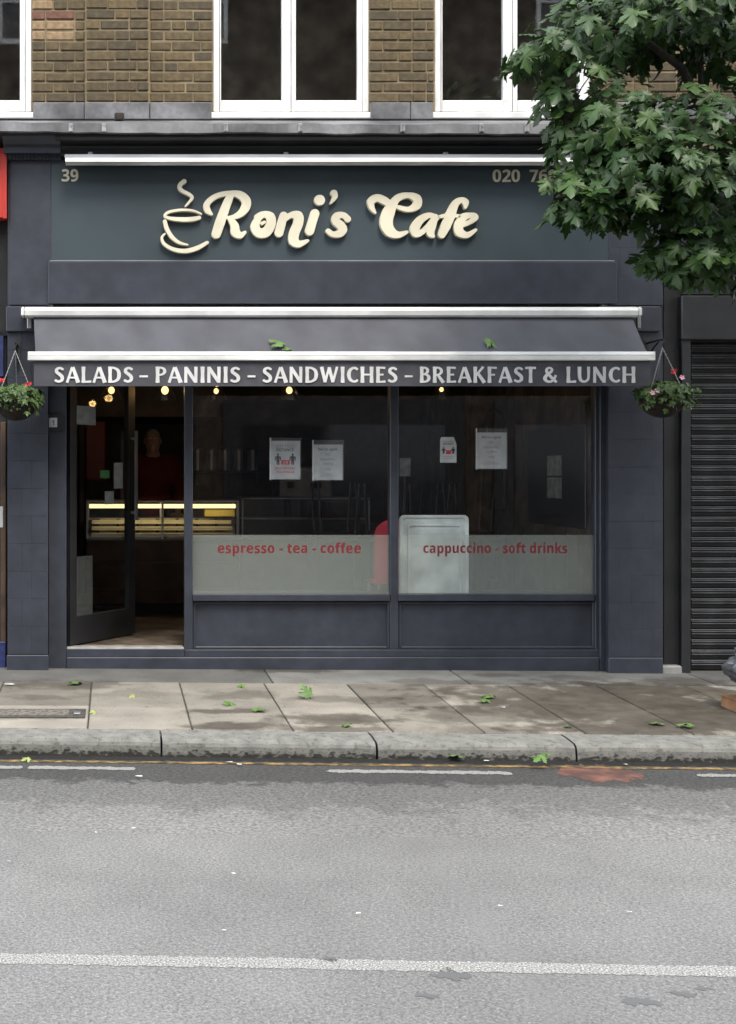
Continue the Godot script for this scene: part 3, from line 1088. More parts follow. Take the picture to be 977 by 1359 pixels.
func build_cafe() -> void:
	var b := thing("cafe_building", "brick building with navy painted café shopfront and white first-floor windows", "building", Vector3(X(445), 0, -2.5))
	var st := mb()
	# ---- mortar core of the first-floor wall, with window openings
	var zb := -0.0605
	var ylow := Y(160, zb)
	var wins := [[-165.0, 42.0], [283.0, 490.0], [577.0, 784.0]]
	var piers := [[-420.0, -165.0], [42.0, 283.0], [490.0, 577.0], [784.0, 1010.0]]
	for p in piers:
		bounds(st, Vector3(X(p[0], zb), ylow - 0.3, zb - 0.25), Vector3(X(p[1], zb), 6.4, zb), 0.0)
	for w in wins:
		bounds(st, Vector3(X(w[0], zb), 5.55, zb - 0.25), Vector3(X(w[1], zb), 6.4, zb), 0.0)
		bounds(st, Vector3(X(w[0], zb), ylow - 0.3, zb - 0.25), Vector3(X(w[1], zb), Y(158, zb), zb - 0.02), 0.0)
	var wall := obj("brick_wall", st, M.mortar, b)
	var y0 := Y(136, -0.05)
	lay_bricks(wall, X(-300, -0.05), X(-165, -0.05), y0, 5.2, -0.05, 1)
	lay_bricks(wall, X(42, -0.05), X(113, -0.05), y0, 5.2, -0.05, 7)
	lay_bricks(wall, X(114, -0.03), X(198, -0.03), y0, 5.2, -0.030, 0)
	lay_bricks(wall, X(199, -0.05), X(283, -0.05), y0, 5.2, -0.053, 3)
	lay_bricks(wall, X(490, -0.05), X(577, -0.05), y0, 5.2, -0.05, 4)
	lay_bricks(wall, X(784, -0.05), X(1008, -0.05), y0, 5.2, -0.05, 5)
	st = mb()
	pbox(st, 113.5, -250, 198.5, 160, -0.0405, 0.03, 0.0)
	obj("party_wall_pier", st, M.mortar, b)
	for w in wins:
		upper_window(b, w[0], w[1])
	# ---- lead flashing, ledge, cornice
	for p in [[-300, -168, 0.0], [44, 112, 0.0], [112.6, 198, 0.012], [198.6, 281, -0.004], [492, 545, 0.0], [545.6, 575, 0.003], [787, 1008, 0.0]]:
		pb("lead_flashing", b, M.lead, p[0], 135.5, p[1], 158.5, -0.022 + p[2], 0.03, 0.006)
	st = mb()
	var n := 60
	var wob := noise(77, 0.9, 3)
	for i in n:
		var xa := lerpf(X(-300, 0.3), X(905, 0.3), float(i) / n)
		var xb := lerpf(X(-300, 0.3), X(905, 0.3), float(i + 1) / n)
		var c := []
		for e in [[xa, 0], [xb, 0]]:
			var x: float = e[0]
			var j := wob.get_noise_1d(x * 2.0) * 0.014
			var j2 := wob.get_noise_1d(x * 2.0 + 50.0) * 0.016
			var sag := -0.012 * clampf((x + 0.8) / 2.4, 0.0, 1.0)
			c.append([Vector3(x, Y(162, 0.3) + j + sag, 0.30 + j2), Vector3(x, Y(175, 0.3) + j2 + sag, 0.31 + j), Vector3(x, Y(177, 0.3) + sag, -0.05), Vector3(x, Y(158.4, -0.02), -0.05)])
		var m := Vector3(xa, Y(168, 0.1), 0.12)
		for k in 4:
			var q := (k + 1) % 4
			face(st, [c[0][k], c[1][k], c[1][q], c[0][q]], m)
		if i == 0 or i == n - 1:
			var e2 := 0 if i == 0 else 1
			face(st, [c[e2][0], c[e2][1], c[e2][2], c[e2][3]], (c[0][0] + c[1][2]) * 0.5)
	var ledge := obj("lead_ledge", st, M.lead, b)
	for p in [94, 138, 300, 399, 535, 640, 700]:
		pb("lead_clip", ledge, M.leadlight, p - 3, 163.5, p + 3, 175, 0.322, 0.02, 0.005)
	var x0 := X(74, 0.2)
	var x1 := X(838, 0.2)
	st = mb()
	profile(st, x0, x1, [Vector2(-0.05, Y(178.5, 0.27)), Vector2(0.27, Y(178.5, 0.27)), Vector2(0.27, Y(182, 0.27)), Vector2(0.25, Y(186, 0.25)), Vector2(0.21, Y(190, 0.21)), Vector2(0.165, Y(194, 0.16)), Vector2(0.15, Y(199, 0.15)), Vector2(0.15, Y(207, 0.15)), Vector2(0.08, Y(207, 0.15)), Vector2(0.08, Y(214, 0.1)), Vector2(-0.05, Y(214, 0.1))])
	obj("cornice", st, M.black, b)
	# wall behind the fascia and over the shop window
	st = mb()
	bounds(st, Vector3(X(-6), 2.42, -0.22), Vector3(X(905), Y(178, 0.0), 0.0), 0.0)
	obj("fascia_wall", st, M.black, b)
	# ---- pilasters
	for side in 2:
		var a0: float = [10.0, 808.0][side]
		var a1: float = [64.0, 880.0][side]
		var core := pb("pilaster", b, M.navy, a0 + 0.4, 205, a1 - 0.4, 905, 0.088, 0.32, 0.003)
		if side == 0:
			pb("upper_panel", core, M.navy, a0 + 3, 213, 68, 405, 0.10, 0.03, 0.004)
			tiles(core, a0, a1, 440, 868.5, 0.10, 36.7)
			pb("skirting", core, M.navy, a0 - 1, 869.5, a1 + 0.5, 905, 0.112, 0.05, 0.005)
		else:
			tiles(core, a0, a1, 213, 405, 0.10, 38.5)
			tiles(core, a0, a1, 441, 872, 0.10, 36.0)
			pb("skirting", core, M.navy, a0, 873, a1 + 0.5, 905, 0.106, 0.05, 0.005)
		pb("corbel_block", core, M.navy, a0 - 2, 406.5, a1 - 3, 440, 0.125, 0.06, 0.006)
		# capital: stacked mouldings and a row of small dentils
		st = mb()
		var ca := X(a0 - 6, 0.22)
		var cb := X(a1 + 16, 0.22)
		profile(st, ca, cb, [Vector2(-0.02, Y(178, 0.26)), Vector2(0.265, Y(178, 0.26)), Vector2(0.265, Y(181, 0.26)), Vector2(0.25, Y(185, 0.25)), Vector2(0.22, Y(191, 0.22)), Vector2(0.19, Y(195, 0.19)), Vector2(0.185, Y(203, 0.18)), Vector2(0.13, Y(203, 0.18)), Vector2(0.13, Y(212, 0.13)), Vector2(-0.02, Y(212, 0.13))])
		var capital := obj("capital", st, M.navy, b)
		for k in 14:
			pb("dentil", capital, M.navy, a0 - 3 + k * 5.0, 204.6, a0 - 0.6 + k * 5.0, 210.5, 0.142, 0.02, 0.001)
	# ---- shopfront joinery
	pb("jamb", b, M.navy, 64.6, 430, 88, 905, 0.03, 0.16)
	pb("jamb", b, M.navy, 796.4, 430, 807.4, 905, 0.03, 0.16)
	pb("post", b, M.navy, 245, 430, 256, 862, 0.0, 0.09)
	pb("mullion", b, M.navy, 518, 430, 529, 862, 0.0, 0.09)
	pb("post", b, M.navy, 790, 430, 796, 862, 0.0, 0.09)
	pb("head_rail", b, M.navy, 88, 428, 796, 440, 0.02, 0.12)
	pb("window_sill", b, M.navy, 256.3, 789, 517.7, 798, 0.02, 0.12)
	pb("window_sill", b, M.navy, 529.3, 789, 789.7, 798, 0.02, 0.12)
	for e in [[256.3, 517.7], [529.3, 789.7]]:
		var riser := pb("stall_riser", b, M.navy, e[0], 798.4, e[1], 864, -0.032, 0.06, 0.0)
		st = mb()
		pbox(st, e[0], 798.6, e[0] + 3, 861.8, -0.012, 0.022)
		pbox(st, e[1] - 3, 798.6, e[1], 861.8, -0.012, 0.022)
		pbox(st, e[0] + 3, 798.6, e[1] - 3, 802.4, -0.014, 0.02)
		pbox(st, e[0] + 3, 858.0, e[1] - 3, 861.8, -0.010, 0.024, 0.006)
		obj("moulding", st, M.navy, riser)
	pb("bottom_rail", b, M.navy, 245, 862.3, 796, 872, 0.008, 0.10, 0.004)
	pb("plinth", b, M.navy, 88.3, 872.4, 796, 905, 0.034, 0.14, 0.006)
	pb("door_step", b, M.navy, 88.3, 861.3, 244.7, 872.1, 0.024, 0.10, 0.003)
	st = mb()
	bounds(st, Vector3(X(88.6), FLOOR - 0.05, -0.10), Vector3(X(244.5), FLOOR + 0.006, 0.02), 0.006)
	obj("threshold", st, M.stone, b)
	# ---- shop windows with frosted film and red lettering
	for e in [[256.0, 518.0, "espresso - tea - coffee", 289, 479], [529.0, 790.0, "cappuccino - soft drinks", 562, 753]]:
		var pane := pb("shop_window", b, M.pane, e[0] - 1, 436, e[1] + 1, 790, -0.036, 0.006, 0.0)
		st = mb()
		pbox(st, e[0] - 0.5, 710, e[1] + 0.5, 789.5, -0.0352, 0.0006, 0.0)
		obj("frosted_film", st, M.film, pane)
		text(pane, e[2], e[3], 720, e[4], 738.5, -0.0349, M.redvinyl, "lettering", 0.0004)
	# ---- door, standing open into the shop
	var hinge := Vector3(X(90.0), 0, -0.05)
	var u := Vector3(cos(deg_to_rad(55)), 0, -sin(deg_to_rad(55)))
	var v := Vector3(-u.z, 0, u.x)
	var lb := func(s: SurfaceTool, u0: float, u1: float, ya: float, yb: float, t0: float, t1: float):
		var c := []
		for t in [t0, t1]:
			for q in [[u0, ya], [u1, ya], [u1, yb], [u0, yb]]:
				c.append(hinge + u * q[0] + v * t + Vector3(0, q[1], 0))
		hexa(s, c)
	st = mb()
	lb.call(st, 0.0, 0.08, 0.158, 2.36, -0.02, 0.02)
	lb.call(st, 0.76, 0.85, 0.158, 2.36, -0.02, 0.02)
	lb.call(st, 0.08, 0.76, 0.158, 0.36, -0.018, 0.018)
	lb.call(st, 0.08, 0.76, 2.26, 2.36, -0.018, 0.018)
	var door := obj("door", st, M.black, b)
	st = mb()
	lb.call(st, 0.075, 0.765, 0.355, 2.265, -0.003, 0.003)
	obj("pane", st, M.pane, door)
	st = mb()
	lb.call(st, 0.79, 0.81, 1.05, 1.75, 0.055, 0.075)
	lb.call(st, 0.79, 0.81, 1.10, 1.12, 0.019, 0.056)
	lb.call(st, 0.79, 0.81, 1.68, 1.70, 0.019, 0.056)
	obj("handle", st, M.steel, door)
	for q in [["notice", 0.58, 0.70, 1.30, 1.50, M.shadedpaper], ["notice", 0.46, 0.58, 1.18, 1.28, M.shadedpaper], ["notice", 0.10, 0.34, 1.78, 1.92, M.shadedpaper], ["sticker", 0.40, 0.52, 1.38, 1.44, mat(Color(0.05, 0.20, 0.06), 0.5)]]:
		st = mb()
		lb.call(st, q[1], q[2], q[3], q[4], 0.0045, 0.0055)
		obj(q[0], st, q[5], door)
	st = mb()
	lb.call(st, 0.085, 0.30, 0.362, 0.80, 0.0045, 0.0055)
	obj("frosted_film", st, M.dimfilm, door)
	# ---- floor slab between shop and first floor, outer walls and roof: keeps the rooms closed
	st = mb()
	bounds(st, Vector3(X(-6), CEIL + 0.002, -5.5), Vector3(X(905), CEIL + 0.30, -0.225), 0.0)
	obj("floor_slab", st, M.ceiling, b)
	st = mb()
	bounds(st, Vector3(X(-300), ylow - 0.35, -5.5), Vector3(X(905), ylow - 0.305, -0.31), 0.0)
	bounds(st, Vector3(-2.6, ylow - 0.3, -1.75), Vector3(5.2, 6.4, -1.6), 0.0)  # unseen back wall, set close behind the windows so the panes look lighter
	bounds(st, Vector3(-2.7, 2.4, -5.5), Vector3(-2.6, 6.4, -0.31), 0.0)
	bounds(st, Vector3(5.2, 2.4, -5.5), Vector3(5.3, 6.4, -0.31), 0.0)
	obj("upper_room_wall", st, mat(Color(0.34, 0.31, 0.26), 0.9, "blotch", 0.5), b)
	st = mb()
	bounds(st, Vector3(-2.7, 6.41, -5.5), Vector3(5.3, 6.6, 0.1), 0.0)
	obj("roof", st, M.lead, b)
	# small number plate box on the door jamb
	var al := thing("number_plate", "small white number one plate on dark box by the door", "plate", P(70, 561, 0.03))
	pb("box", al, M.black, 59, 549, 84, 573, 0.055, 0.024, 0.003)
	pb("plate", al, M.paper, 65, 554.5, 76, 567, 0.058, 0.0029, 0.001)
	text(al, "1", 69.2, 557.5, 72.2, 564.5, 0.0581, M.ink, "digit", 0.0006)
	# rusty stub of a cut fixing on the ledge
	st = mb()
	pbox(st, 152, 149, 165, 161, 0.05, 0.05, 0.008)
	pbox(st, 155, 151, 162, 159, 0.075, 0.025, 0.005)
	tag(obj("fixing_stub", st, mat(Color(0.03, 0.022, 0.018), 0.9, "blotch", 6.0)), "small rusty iron stub standing on the lead ledge", "fixing")

func build_neighbours() -> void:
	# ---- right: black shopfront with roller shutter
	var b := thing("shuttered_shop", "black painted shop with closed ribbed roller shutter", "shop", Vector3(X(1010), 0, -1.0))
	pb("wall_strip", b, M.blackwall, 880.6, 210, 904.6, 915, 0.03, 0.35)
	pb("shutter_guide", b, M.blackwall, 905, 450, 917, 915, 0.07, 0.14)
	pb("shutter_housing", b, M.blackwall, 905, 392, 1420, 451, 0.09, 0.35, 0.008)
	pb("fascia", b, M.blackwall, 905, 205, 1420, 391, 0.05, 0.35)
	pb("ledge", b, M.lead, 906, 196, 1420, 206, 0.24, 0.5, 0.008)
	pb("pier", b, M.blackwall, 1300, 450, 1420, 915, 0.07, 0.35)
	var st := mb()
	var zs := -0.01
	profile(st, X(917.6, zs), X(1299, zs), [Vector2(zs - 0.014, 0.0), Vector2(zs - 0.014, 0.0745), Vector2(zs - 0.006, 0.0745), Vector2(zs - 0.002, 0.068), Vector2(zs - 0.001, 0.030), Vector2(zs - 0.003, 0.010), Vector2(zs - 0.010, 0.0)])
	var slat := st.commit()
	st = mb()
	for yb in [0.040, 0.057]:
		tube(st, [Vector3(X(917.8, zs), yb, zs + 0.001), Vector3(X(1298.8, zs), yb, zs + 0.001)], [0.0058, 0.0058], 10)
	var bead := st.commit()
	var curtain := Node3D.new()
	curtain.name = "roller_shutter"
	b.add_child(curtain)
	var y := -0.02
	while y < Y(452):
		add("slat", slat, M.shutter, curtain, Vector3(0, y, 0))
		add("highlight_rib", bead, M.highlight_rib, curtain, Vector3(0, y, 0))
		y += 0.0747
	st = mb()
	bounds(st, Vector3(X(905), -0.2, -3.0), Vector3(X(1420), 6.4, -0.32), 0.0)
	obj("building_mass", st, M.brickcols[1], b)
	pb("door_stop", b, M.stone, 878, 884, 906, 905, 0.10, 0.12, 0.01)
	# ---- left: dark shopfront edge with blue panels
	b = thing("blue_shop", "neighbouring shop edge with dark frame and blue panels", "shop", Vector3(X(-150), 0, -1.0))
	pb("wall", b, M.blackwall, -420, 290, 9.4, 905, -0.02, 0.35)
	pb("fascia", b, M.blackwall, -420, 160, 3, 292, 0.02, 0.35)
	pb("blue_panel", b, M.blue, -300, 345, 6.5, 425, 0.0, 0.018)
	pb("blue_panel", b, M.blue, -300, 440, 5.0, 500, 0.0, 0.018)
	pb("frame", b, M.wood, 1, 560, 8, 880, 0.0, 0.018)
	pb("blue_panel", b, M.blue, -300, 852, 7.5, 905, 0.012, 0.03)
	pb("pale_sticker", b, M.paper, 0, 672, 4, 700, 0.002, 0.001, 0.0)
	var s := thing("red_sign", "bright red box sign beside the dark pilaster capital", "sign", P(-40, 290, 0.02))
	pb("box", s, M.redsign, -170, 196, 7.5, 289, 0.14, 0.118, 0.004)
	pb("edge_trim", s, M.redsign, 4.4, 195, 9, 290, 0.146, 0.02, 0.002)
	# ---- opposite terrace, seen only as reflections in the glass
	var t := thing("opposite_terrace", "dark brick terrace on the opposite side of the street", "building", Vector3(2, 0, 18))
	st = mb()
	bounds(st, Vector3(-15, -0.3, 15.6), Vector3(19, 13.0, 20.0), 0.02)
	obj("wall", st, overlay(mat(Color(0.115, 0.085, 0.06), 0.95, "blotch", 0.8), "speck", 1.0), t)
	st = mb()
	bounds(st, Vector3(-15.1, 12.95, 15.4), Vector3(19.1, 13.3, 20.1), 0.02)
	obj("parapet", st, M.stone, t)
	var wf := mb()
	for q in [[-0.5, -0.85, 0.5, -0.75], [-0.5, 0.75, 0.5, 0.85], [-0.5, -0.75, -0.42, 0.75], [0.42, -0.75, 0.5, 0.75], [-0.42, -0.03, 0.42, 0.03]]:
		bounds(wf, Vector3(q[0], q[1], -0.05), Vector3(q[2], q[3], 0.03), 0.005)
	var wfm := wf.commit()
	var wp := mb()
	bounds(wp, Vector3(-0.42, -0.75, 0.0), Vector3(0.42, 0.75, 0.02), 0.0)
	var wpm := wp.commit()
	var gl := mat(Color(0.02, 0.022, 0.025), 0.06)
	for fl in 3:
		for k in 9:
			var at := Vector3(-12.6 + k * 3.6, 4.9 + fl * 3.0, 15.57)
			var w := add("window", wfm, M.frame, t, at)
			add("pane", wpm, gl, w, at)
	for k in 6:
		st = mb()
		bounds(st, Vector3(-14 + k * 5.4, 0.1, 15.5), Vector3(-9.2 + k * 5.4, 2.9, 15.62), 0.01)
		var sf := obj("shopfront", st, M.black, t)
		st = mb()
		bounds(st, Vector3(-13.6 + k * 5.4, 0.6, 15.46), Vector3(-9.6 + k * 5.4, 2.4, 15.495), 0.0)
		obj("pane", st, gl, sf)

# ---------------------------------------------------------------- fascia sign
func build_sign() -> void:
	var s := thing("shop_sign", "slate fascia board with cream raised script lettering and cup emblem", "sign", P(441, 403, 0.05))
	pb("upper_board", s, M.board, 66, 212, 816, 347, 0.095, 0.09, 0.003)
	pb("lower_board", s, M.panel, 64, 347.3, 819, 402.5, 0.125, 0.12, 0.004)
	var st := mb()
	pbox(st, 66, 345.4, 816, 347.0, 0.105, 0.02, 0.002)
	obj("edge_strip", st, M.alu, s)
	var zf := 0.097
	# traced centre lines with half widths, in quarter pixels of the photograph
	var L := {
		"cup_emblem": [200.0, [
			[[180, 48, 12], [156, 72, 11], [166, 97, 10], [212, 122, 9], [221, 142, 8], [188, 182, 4]],
			[[272, 224, 4], [225, 206, 6], [160, 203, 7], [98, 214, 7], [76, 235, 7], [105, 248, 9], [170, 254, 12], [225, 252, 12], [261, 244, 10]],
			[[76, 264, 10], [86, 302, 11], [112, 346, 11], [152, 378, 8], [198, 390, 4]],
			[[76, 331, 4], [60, 352, 6], [72, 385, 8], [120, 414, 10], [185, 424, 12], [250, 408, 12], [304, 378, 8]]]],
		"letter_r": [200.0, [
			[[328, 226, 6], [306, 205, 17], [301, 176, 17], [325, 146, 15], [365, 124, 14], [425, 113, 14], [480, 122, 22], [512, 152, 26], [511, 186, 25], [488, 219, 20], [450, 240, 13], [412, 246, 8]],
			[[427, 128, 20], [402, 190, 24], [374, 268, 27], [353, 332, 25]],
			[[428, 250, 14], [451, 288, 23], [456, 322, 26], [482, 340, 17], [508, 322, 7]]]],
		"letter_o": [200.0, [
			[[572, 240, 14], [605, 226, 16], [643, 240, 26], [646, 282, 26], [620, 322, 28], [580, 325, 26], [562, 292, 25], [578, 252, 18], [606, 228, 14]],
			[[612, 268, 8], [598, 276, 9]]]],
		"letter_n": [200.0, [
			[[716, 232, 20], [703, 278, 24], [690, 326, 24]],
			[[712, 262, 14], [752, 232, 15], [792, 236, 28], [793, 276, 27], [772, 330, 28], [770, 368, 28], [798, 386, 19], [846, 368, 7]]]],
		"letter_i": [200.0, [
			[[884, 222, 24], [870, 266, 24], [855, 316, 25]],
			[[909, 150, 29], [909.5, 150, 29]]]],
		"apostrophe": [430.0, [[[50, 113, 19], [55, 133, 14], [32, 168, 4]]]],
		"letter_s": [430.0, [
			[[124, 252, 18], [100, 231, 16], [66, 236, 20], [58, 262, 21], [84, 284, 24], [98, 308, 24], [80, 330, 21], [44, 334, 15], [20, 317, 14]]]],
		"letter_c": [430.0, [
			[[272, 218, 6], [254, 190, 15], [250, 157, 21], [282, 138, 21], [320, 152, 22], [350, 172, 18]],
			[[345, 200, 22], [392, 140, 20], [450, 124, 15], [496, 142, 24], [496, 178, 24], [452, 200, 14], [400, 190, 12]],
			[[375, 160, 22], [345, 215, 34], [332, 272, 36], [352, 318, 30], [395, 337, 18], [443, 322, 8]]]],
		"letter_a": [430.0, [
			[[604, 246, 14], [562, 232, 15], [514, 258, 22], [486, 302, 26], [492, 328, 23], [524, 322, 15], [560, 286, 12], [592, 244, 16]],
			[[594, 242, 18], [579, 290, 21], [569, 326, 22], [586, 346, 7]]]],
		"letter_f": [430.0, [
			[[757, 192, 6], [757, 162, 20], [732, 150, 15], [703, 172, 20], [677, 232, 27], [652, 290, 27], [631, 336, 20]],
			[[618, 240, 8], [665, 232, 12], [722, 236, 9]]]],
		"letter_e": [430.0, [
			[[732, 288, 12], [780, 268, 13], [808, 242, 20], [784, 232, 14], [746, 244, 22], [722, 284, 26], [726, 322, 25], [768, 338, 16], [814, 310, 7]]]],
	}
	for key in L:
		var o: float = L[key][0]
		var fr := []
		var bk := []
		for line in L[key][1]:
			var a := []
			var b := []
			for p in line:
				var px: float = o + p[0] / 4.07
				var py: float = 230.0 + p[1] / 4.07
				var r: float = p[2] * 0.95 / 4.07 / S
				a.append(Vector3(X(px, zf), Y(py, zf), r))
				b.append(Vector3(X(px, zf), Y(py, zf), r + 0.0022))
			fr.append(a)
			bk.append(b)
		var part := add(key, glyph(fr, 0.0030, 0.010), M.cream, s, Vector3(0, 0, zf + 0.026))
		add("letter_back", glyph(bk, 0.0034, 0.026), M.cream, part, Vector3(0, 0, zf))
	text(s, "39", 82, 224.5, 104, 241, zf, M.cream, "house_number", 0.008, true)
	text(s, "020", 654, 225, 690, 241.5, zf, M.cream, "telephone_number", 0.008, true)
	text(s, "7687", 703, 225, 751, 241.5, zf, M.cream, "telephone_number", 0.008, true)
	# trough of the fascia light: grey hood over a white reflector
	var t := thing("sign_trough", "long grey and white metal trough above the slate fascia board", "light trough", P(430, 214, 0.15))
	st = mb()
	profile(st, X(86, 0.22), X(812, 0.22), [Vector2(0.15, Y(209.9, 0.22)), Vector2(0.15, Y(205, 0.22)), Vector2(0.20, Y(203.6, 0.22)), Vector2(0.225, Y(205.2, 0.22)), Vector2(0.228, Y(209.9, 0.22))])
	obj("hood", st, M.alu, t)
	st = mb()
	profile(st, X(87, 0.22), X(811, 0.22), [Vector2(0.16, Y(216.8, 0.22)), Vector2(0.16, Y(210.2, 0.22)), Vector2(0.236, Y(210.2, 0.22)), Vector2(0.252, Y(213.5, 0.22)), Vector2(0.262, Y(216.2, 0.22)), Vector2(0.258, Y(216.8, 0.22))])
	obj("reflector", st, M.white, t)
	for p in [120, 380, 592, 760]:
		pb("bracket", t, M.alu, p - 3, 201.5, p + 3, 205, 0.205, 0.06, 0.003)

# ---------------------------------------------------------------- awning
func awning_glyphs() -> Dictionary:
	var st := func(x): return [Vector3(x, 0, 0.112), Vector3(x, 0.5, 0.088), Vector3(x, 1, 0.112)]
	var v := func(a): return a.map(func(p): return Vector3(p[0], p[1], p[2]))
	var bowl := [[0.13, 0.94, 0.06], [0.36, 0.93, 0.06], [0.49, 0.82, 0.082], [0.50, 0.66, 0.085], [0.38, 0.52, 0.06], [0.13, 0.48, 0.055]]
	return {
		"S": [0.56, [v.call([[0.49, 0.83, 0.075], [0.32, 0.925, 0.068], [0.15, 0.84, 0.085], [0.14, 0.67, 0.092], [0.30, 0.53, 0.098], [0.44, 0.37, 0.098], [0.43, 0.17, 0.088], [0.25, 0.075, 0.07], [0.06, 0.16, 0.075]])]],
		"A": [0.74, [v.call([[0.06, 0, 0.075], [0.34, 0.98, 0.06]]), v.call([[0.68, 0, 0.115], [0.38, 0.98, 0.09]]), v.call([[0.20, 0.32, 0.055], [0.56, 0.32, 0.055]])]],
		"L": [0.54, [st.call(0.13), v.call([[0.13, 0.062, 0.062], [0.35, 0.062, 0.06], [0.53, 0.08, 0.08]])]],
		"D": [0.76, [st.call(0.13), v.call([[0.13, 0.937, 0.06], [0.36, 0.92, 0.066], [0.57, 0.77, 0.09], [0.63, 0.5, 0.105], [0.57, 0.23, 0.09], [0.36, 0.08, 0.066], [0.13, 0.063, 0.06]])]],
		"P": [0.58, [st.call(0.13), v.call(bowl)]],
		"N": [0.78, [v.call([[0.11, 0, 0.085], [0.11, 1, 0.075]]), v.call([[0.10, 0.97, 0.10], [0.64, 0.04, 0.095]]), v.call([[0.65, 0, 0.075], [0.65, 1, 0.09]])]],
		"I": [0.25, [st.call(0.125)]],
		"W": [1.02, [v.call([[0.07, 1, 0.10], [0.27, 0.03, 0.085]]), v.call([[0.27, 0.03, 0.07], [0.49, 0.97, 0.06]]), v.call([[0.49, 0.97, 0.09], [0.70, 0.03, 0.085]]), v.call([[0.70, 0.03, 0.07], [0.94, 1, 0.07]])]],
		"C": [0.66, [v.call([[0.60, 0.84, 0.08], [0.42, 0.93, 0.066], [0.20, 0.80, 0.09], [0.12, 0.5, 0.108], [0.20, 0.20, 0.09], [0.42, 0.07, 0.066], [0.61, 0.16, 0.075]])]],
		"H": [0.76, [st.call(0.12), st.call(0.63), v.call([[0.12, 0.51, 0.055], [0.63, 0.51, 0.055]])]],
		"E": [0.56, [st.call(0.13), v.call([[0.13, 0.938, 0.06], [0.34, 0.938, 0.058], [0.50, 0.925, 0.075]]), v.call([[0.13, 0.51, 0.055], [0.44, 0.51, 0.06]]), v.call([[0.13, 0.062, 0.06], [0.34, 0.062, 0.058], [0.52, 0.075, 0.075]])]],
		"B": [0.63, [st.call(0.13), v.call([[0.13, 0.94, 0.058], [0.33, 0.93, 0.06], [0.45, 0.83, 0.08], [0.45, 0.68, 0.08], [0.33, 0.56, 0.055], [0.13, 0.53, 0.05]]), v.call([[0.13, 0.52, 0.05], [0.36, 0.52, 0.06], [0.51, 0.40, 0.088], [0.52, 0.22, 0.092], [0.38, 0.08, 0.064], [0.13, 0.06, 0.058]])]],
		"R": [0.68, [st.call(0.13), v.call(bowl), v.call([[0.30, 0.50, 0.07], [0.62, 0.0, 0.105]])]],
		"K": [0.70, [st.call(0.13), v.call([[0.18, 0.46, 0.06], [0.58, 1, 0.075]]), v.call([[0.27, 0.60, 0.085], [0.65, 0, 0.108]])]],
		"F": [0.54, [st.call(0.13), v.call([[0.13, 0.938, 0.06], [0.34, 0.938, 0.058], [0.51, 0.925, 0.075]]), v.call([[0.13, 0.50, 0.055], [0.44, 0.50, 0.06]])]],
		"T": [0.60, [st.call(0.30), v.call([[0.01, 0.92, 0.078], [0.30, 0.938, 0.06], [0.59, 0.92, 0.078]])]],
		"U": [0.74, [v.call([[0.11, 1, 0.105], [0.11, 0.45, 0.095], [0.18, 0.16, 0.088], [0.37, 0.068, 0.07], [0.56, 0.18, 0.07], [0.61, 0.45, 0.07], [0.61, 1, 0.085]])]],
		"&": [0.76, [v.call([[0.70, 0.03, 0.075], [0.45, 0.32, 0.08], [0.22, 0.66, 0.08], [0.21, 0.85, 0.07], [0.34, 0.935, 0.06], [0.46, 0.84, 0.066], [0.42, 0.68, 0.07], [0.22, 0.50, 0.085], [0.11, 0.27, 0.095], [0.21, 0.10, 0.08], [0.40, 0.07, 0.07], [0.57, 0.22, 0.062], [0.66, 0.47, 0.066]])]],
		"-": [0.36, [v.call([[0.0, 0.40, 0.062], [0.36, 0.40, 0.062]])]],
	}

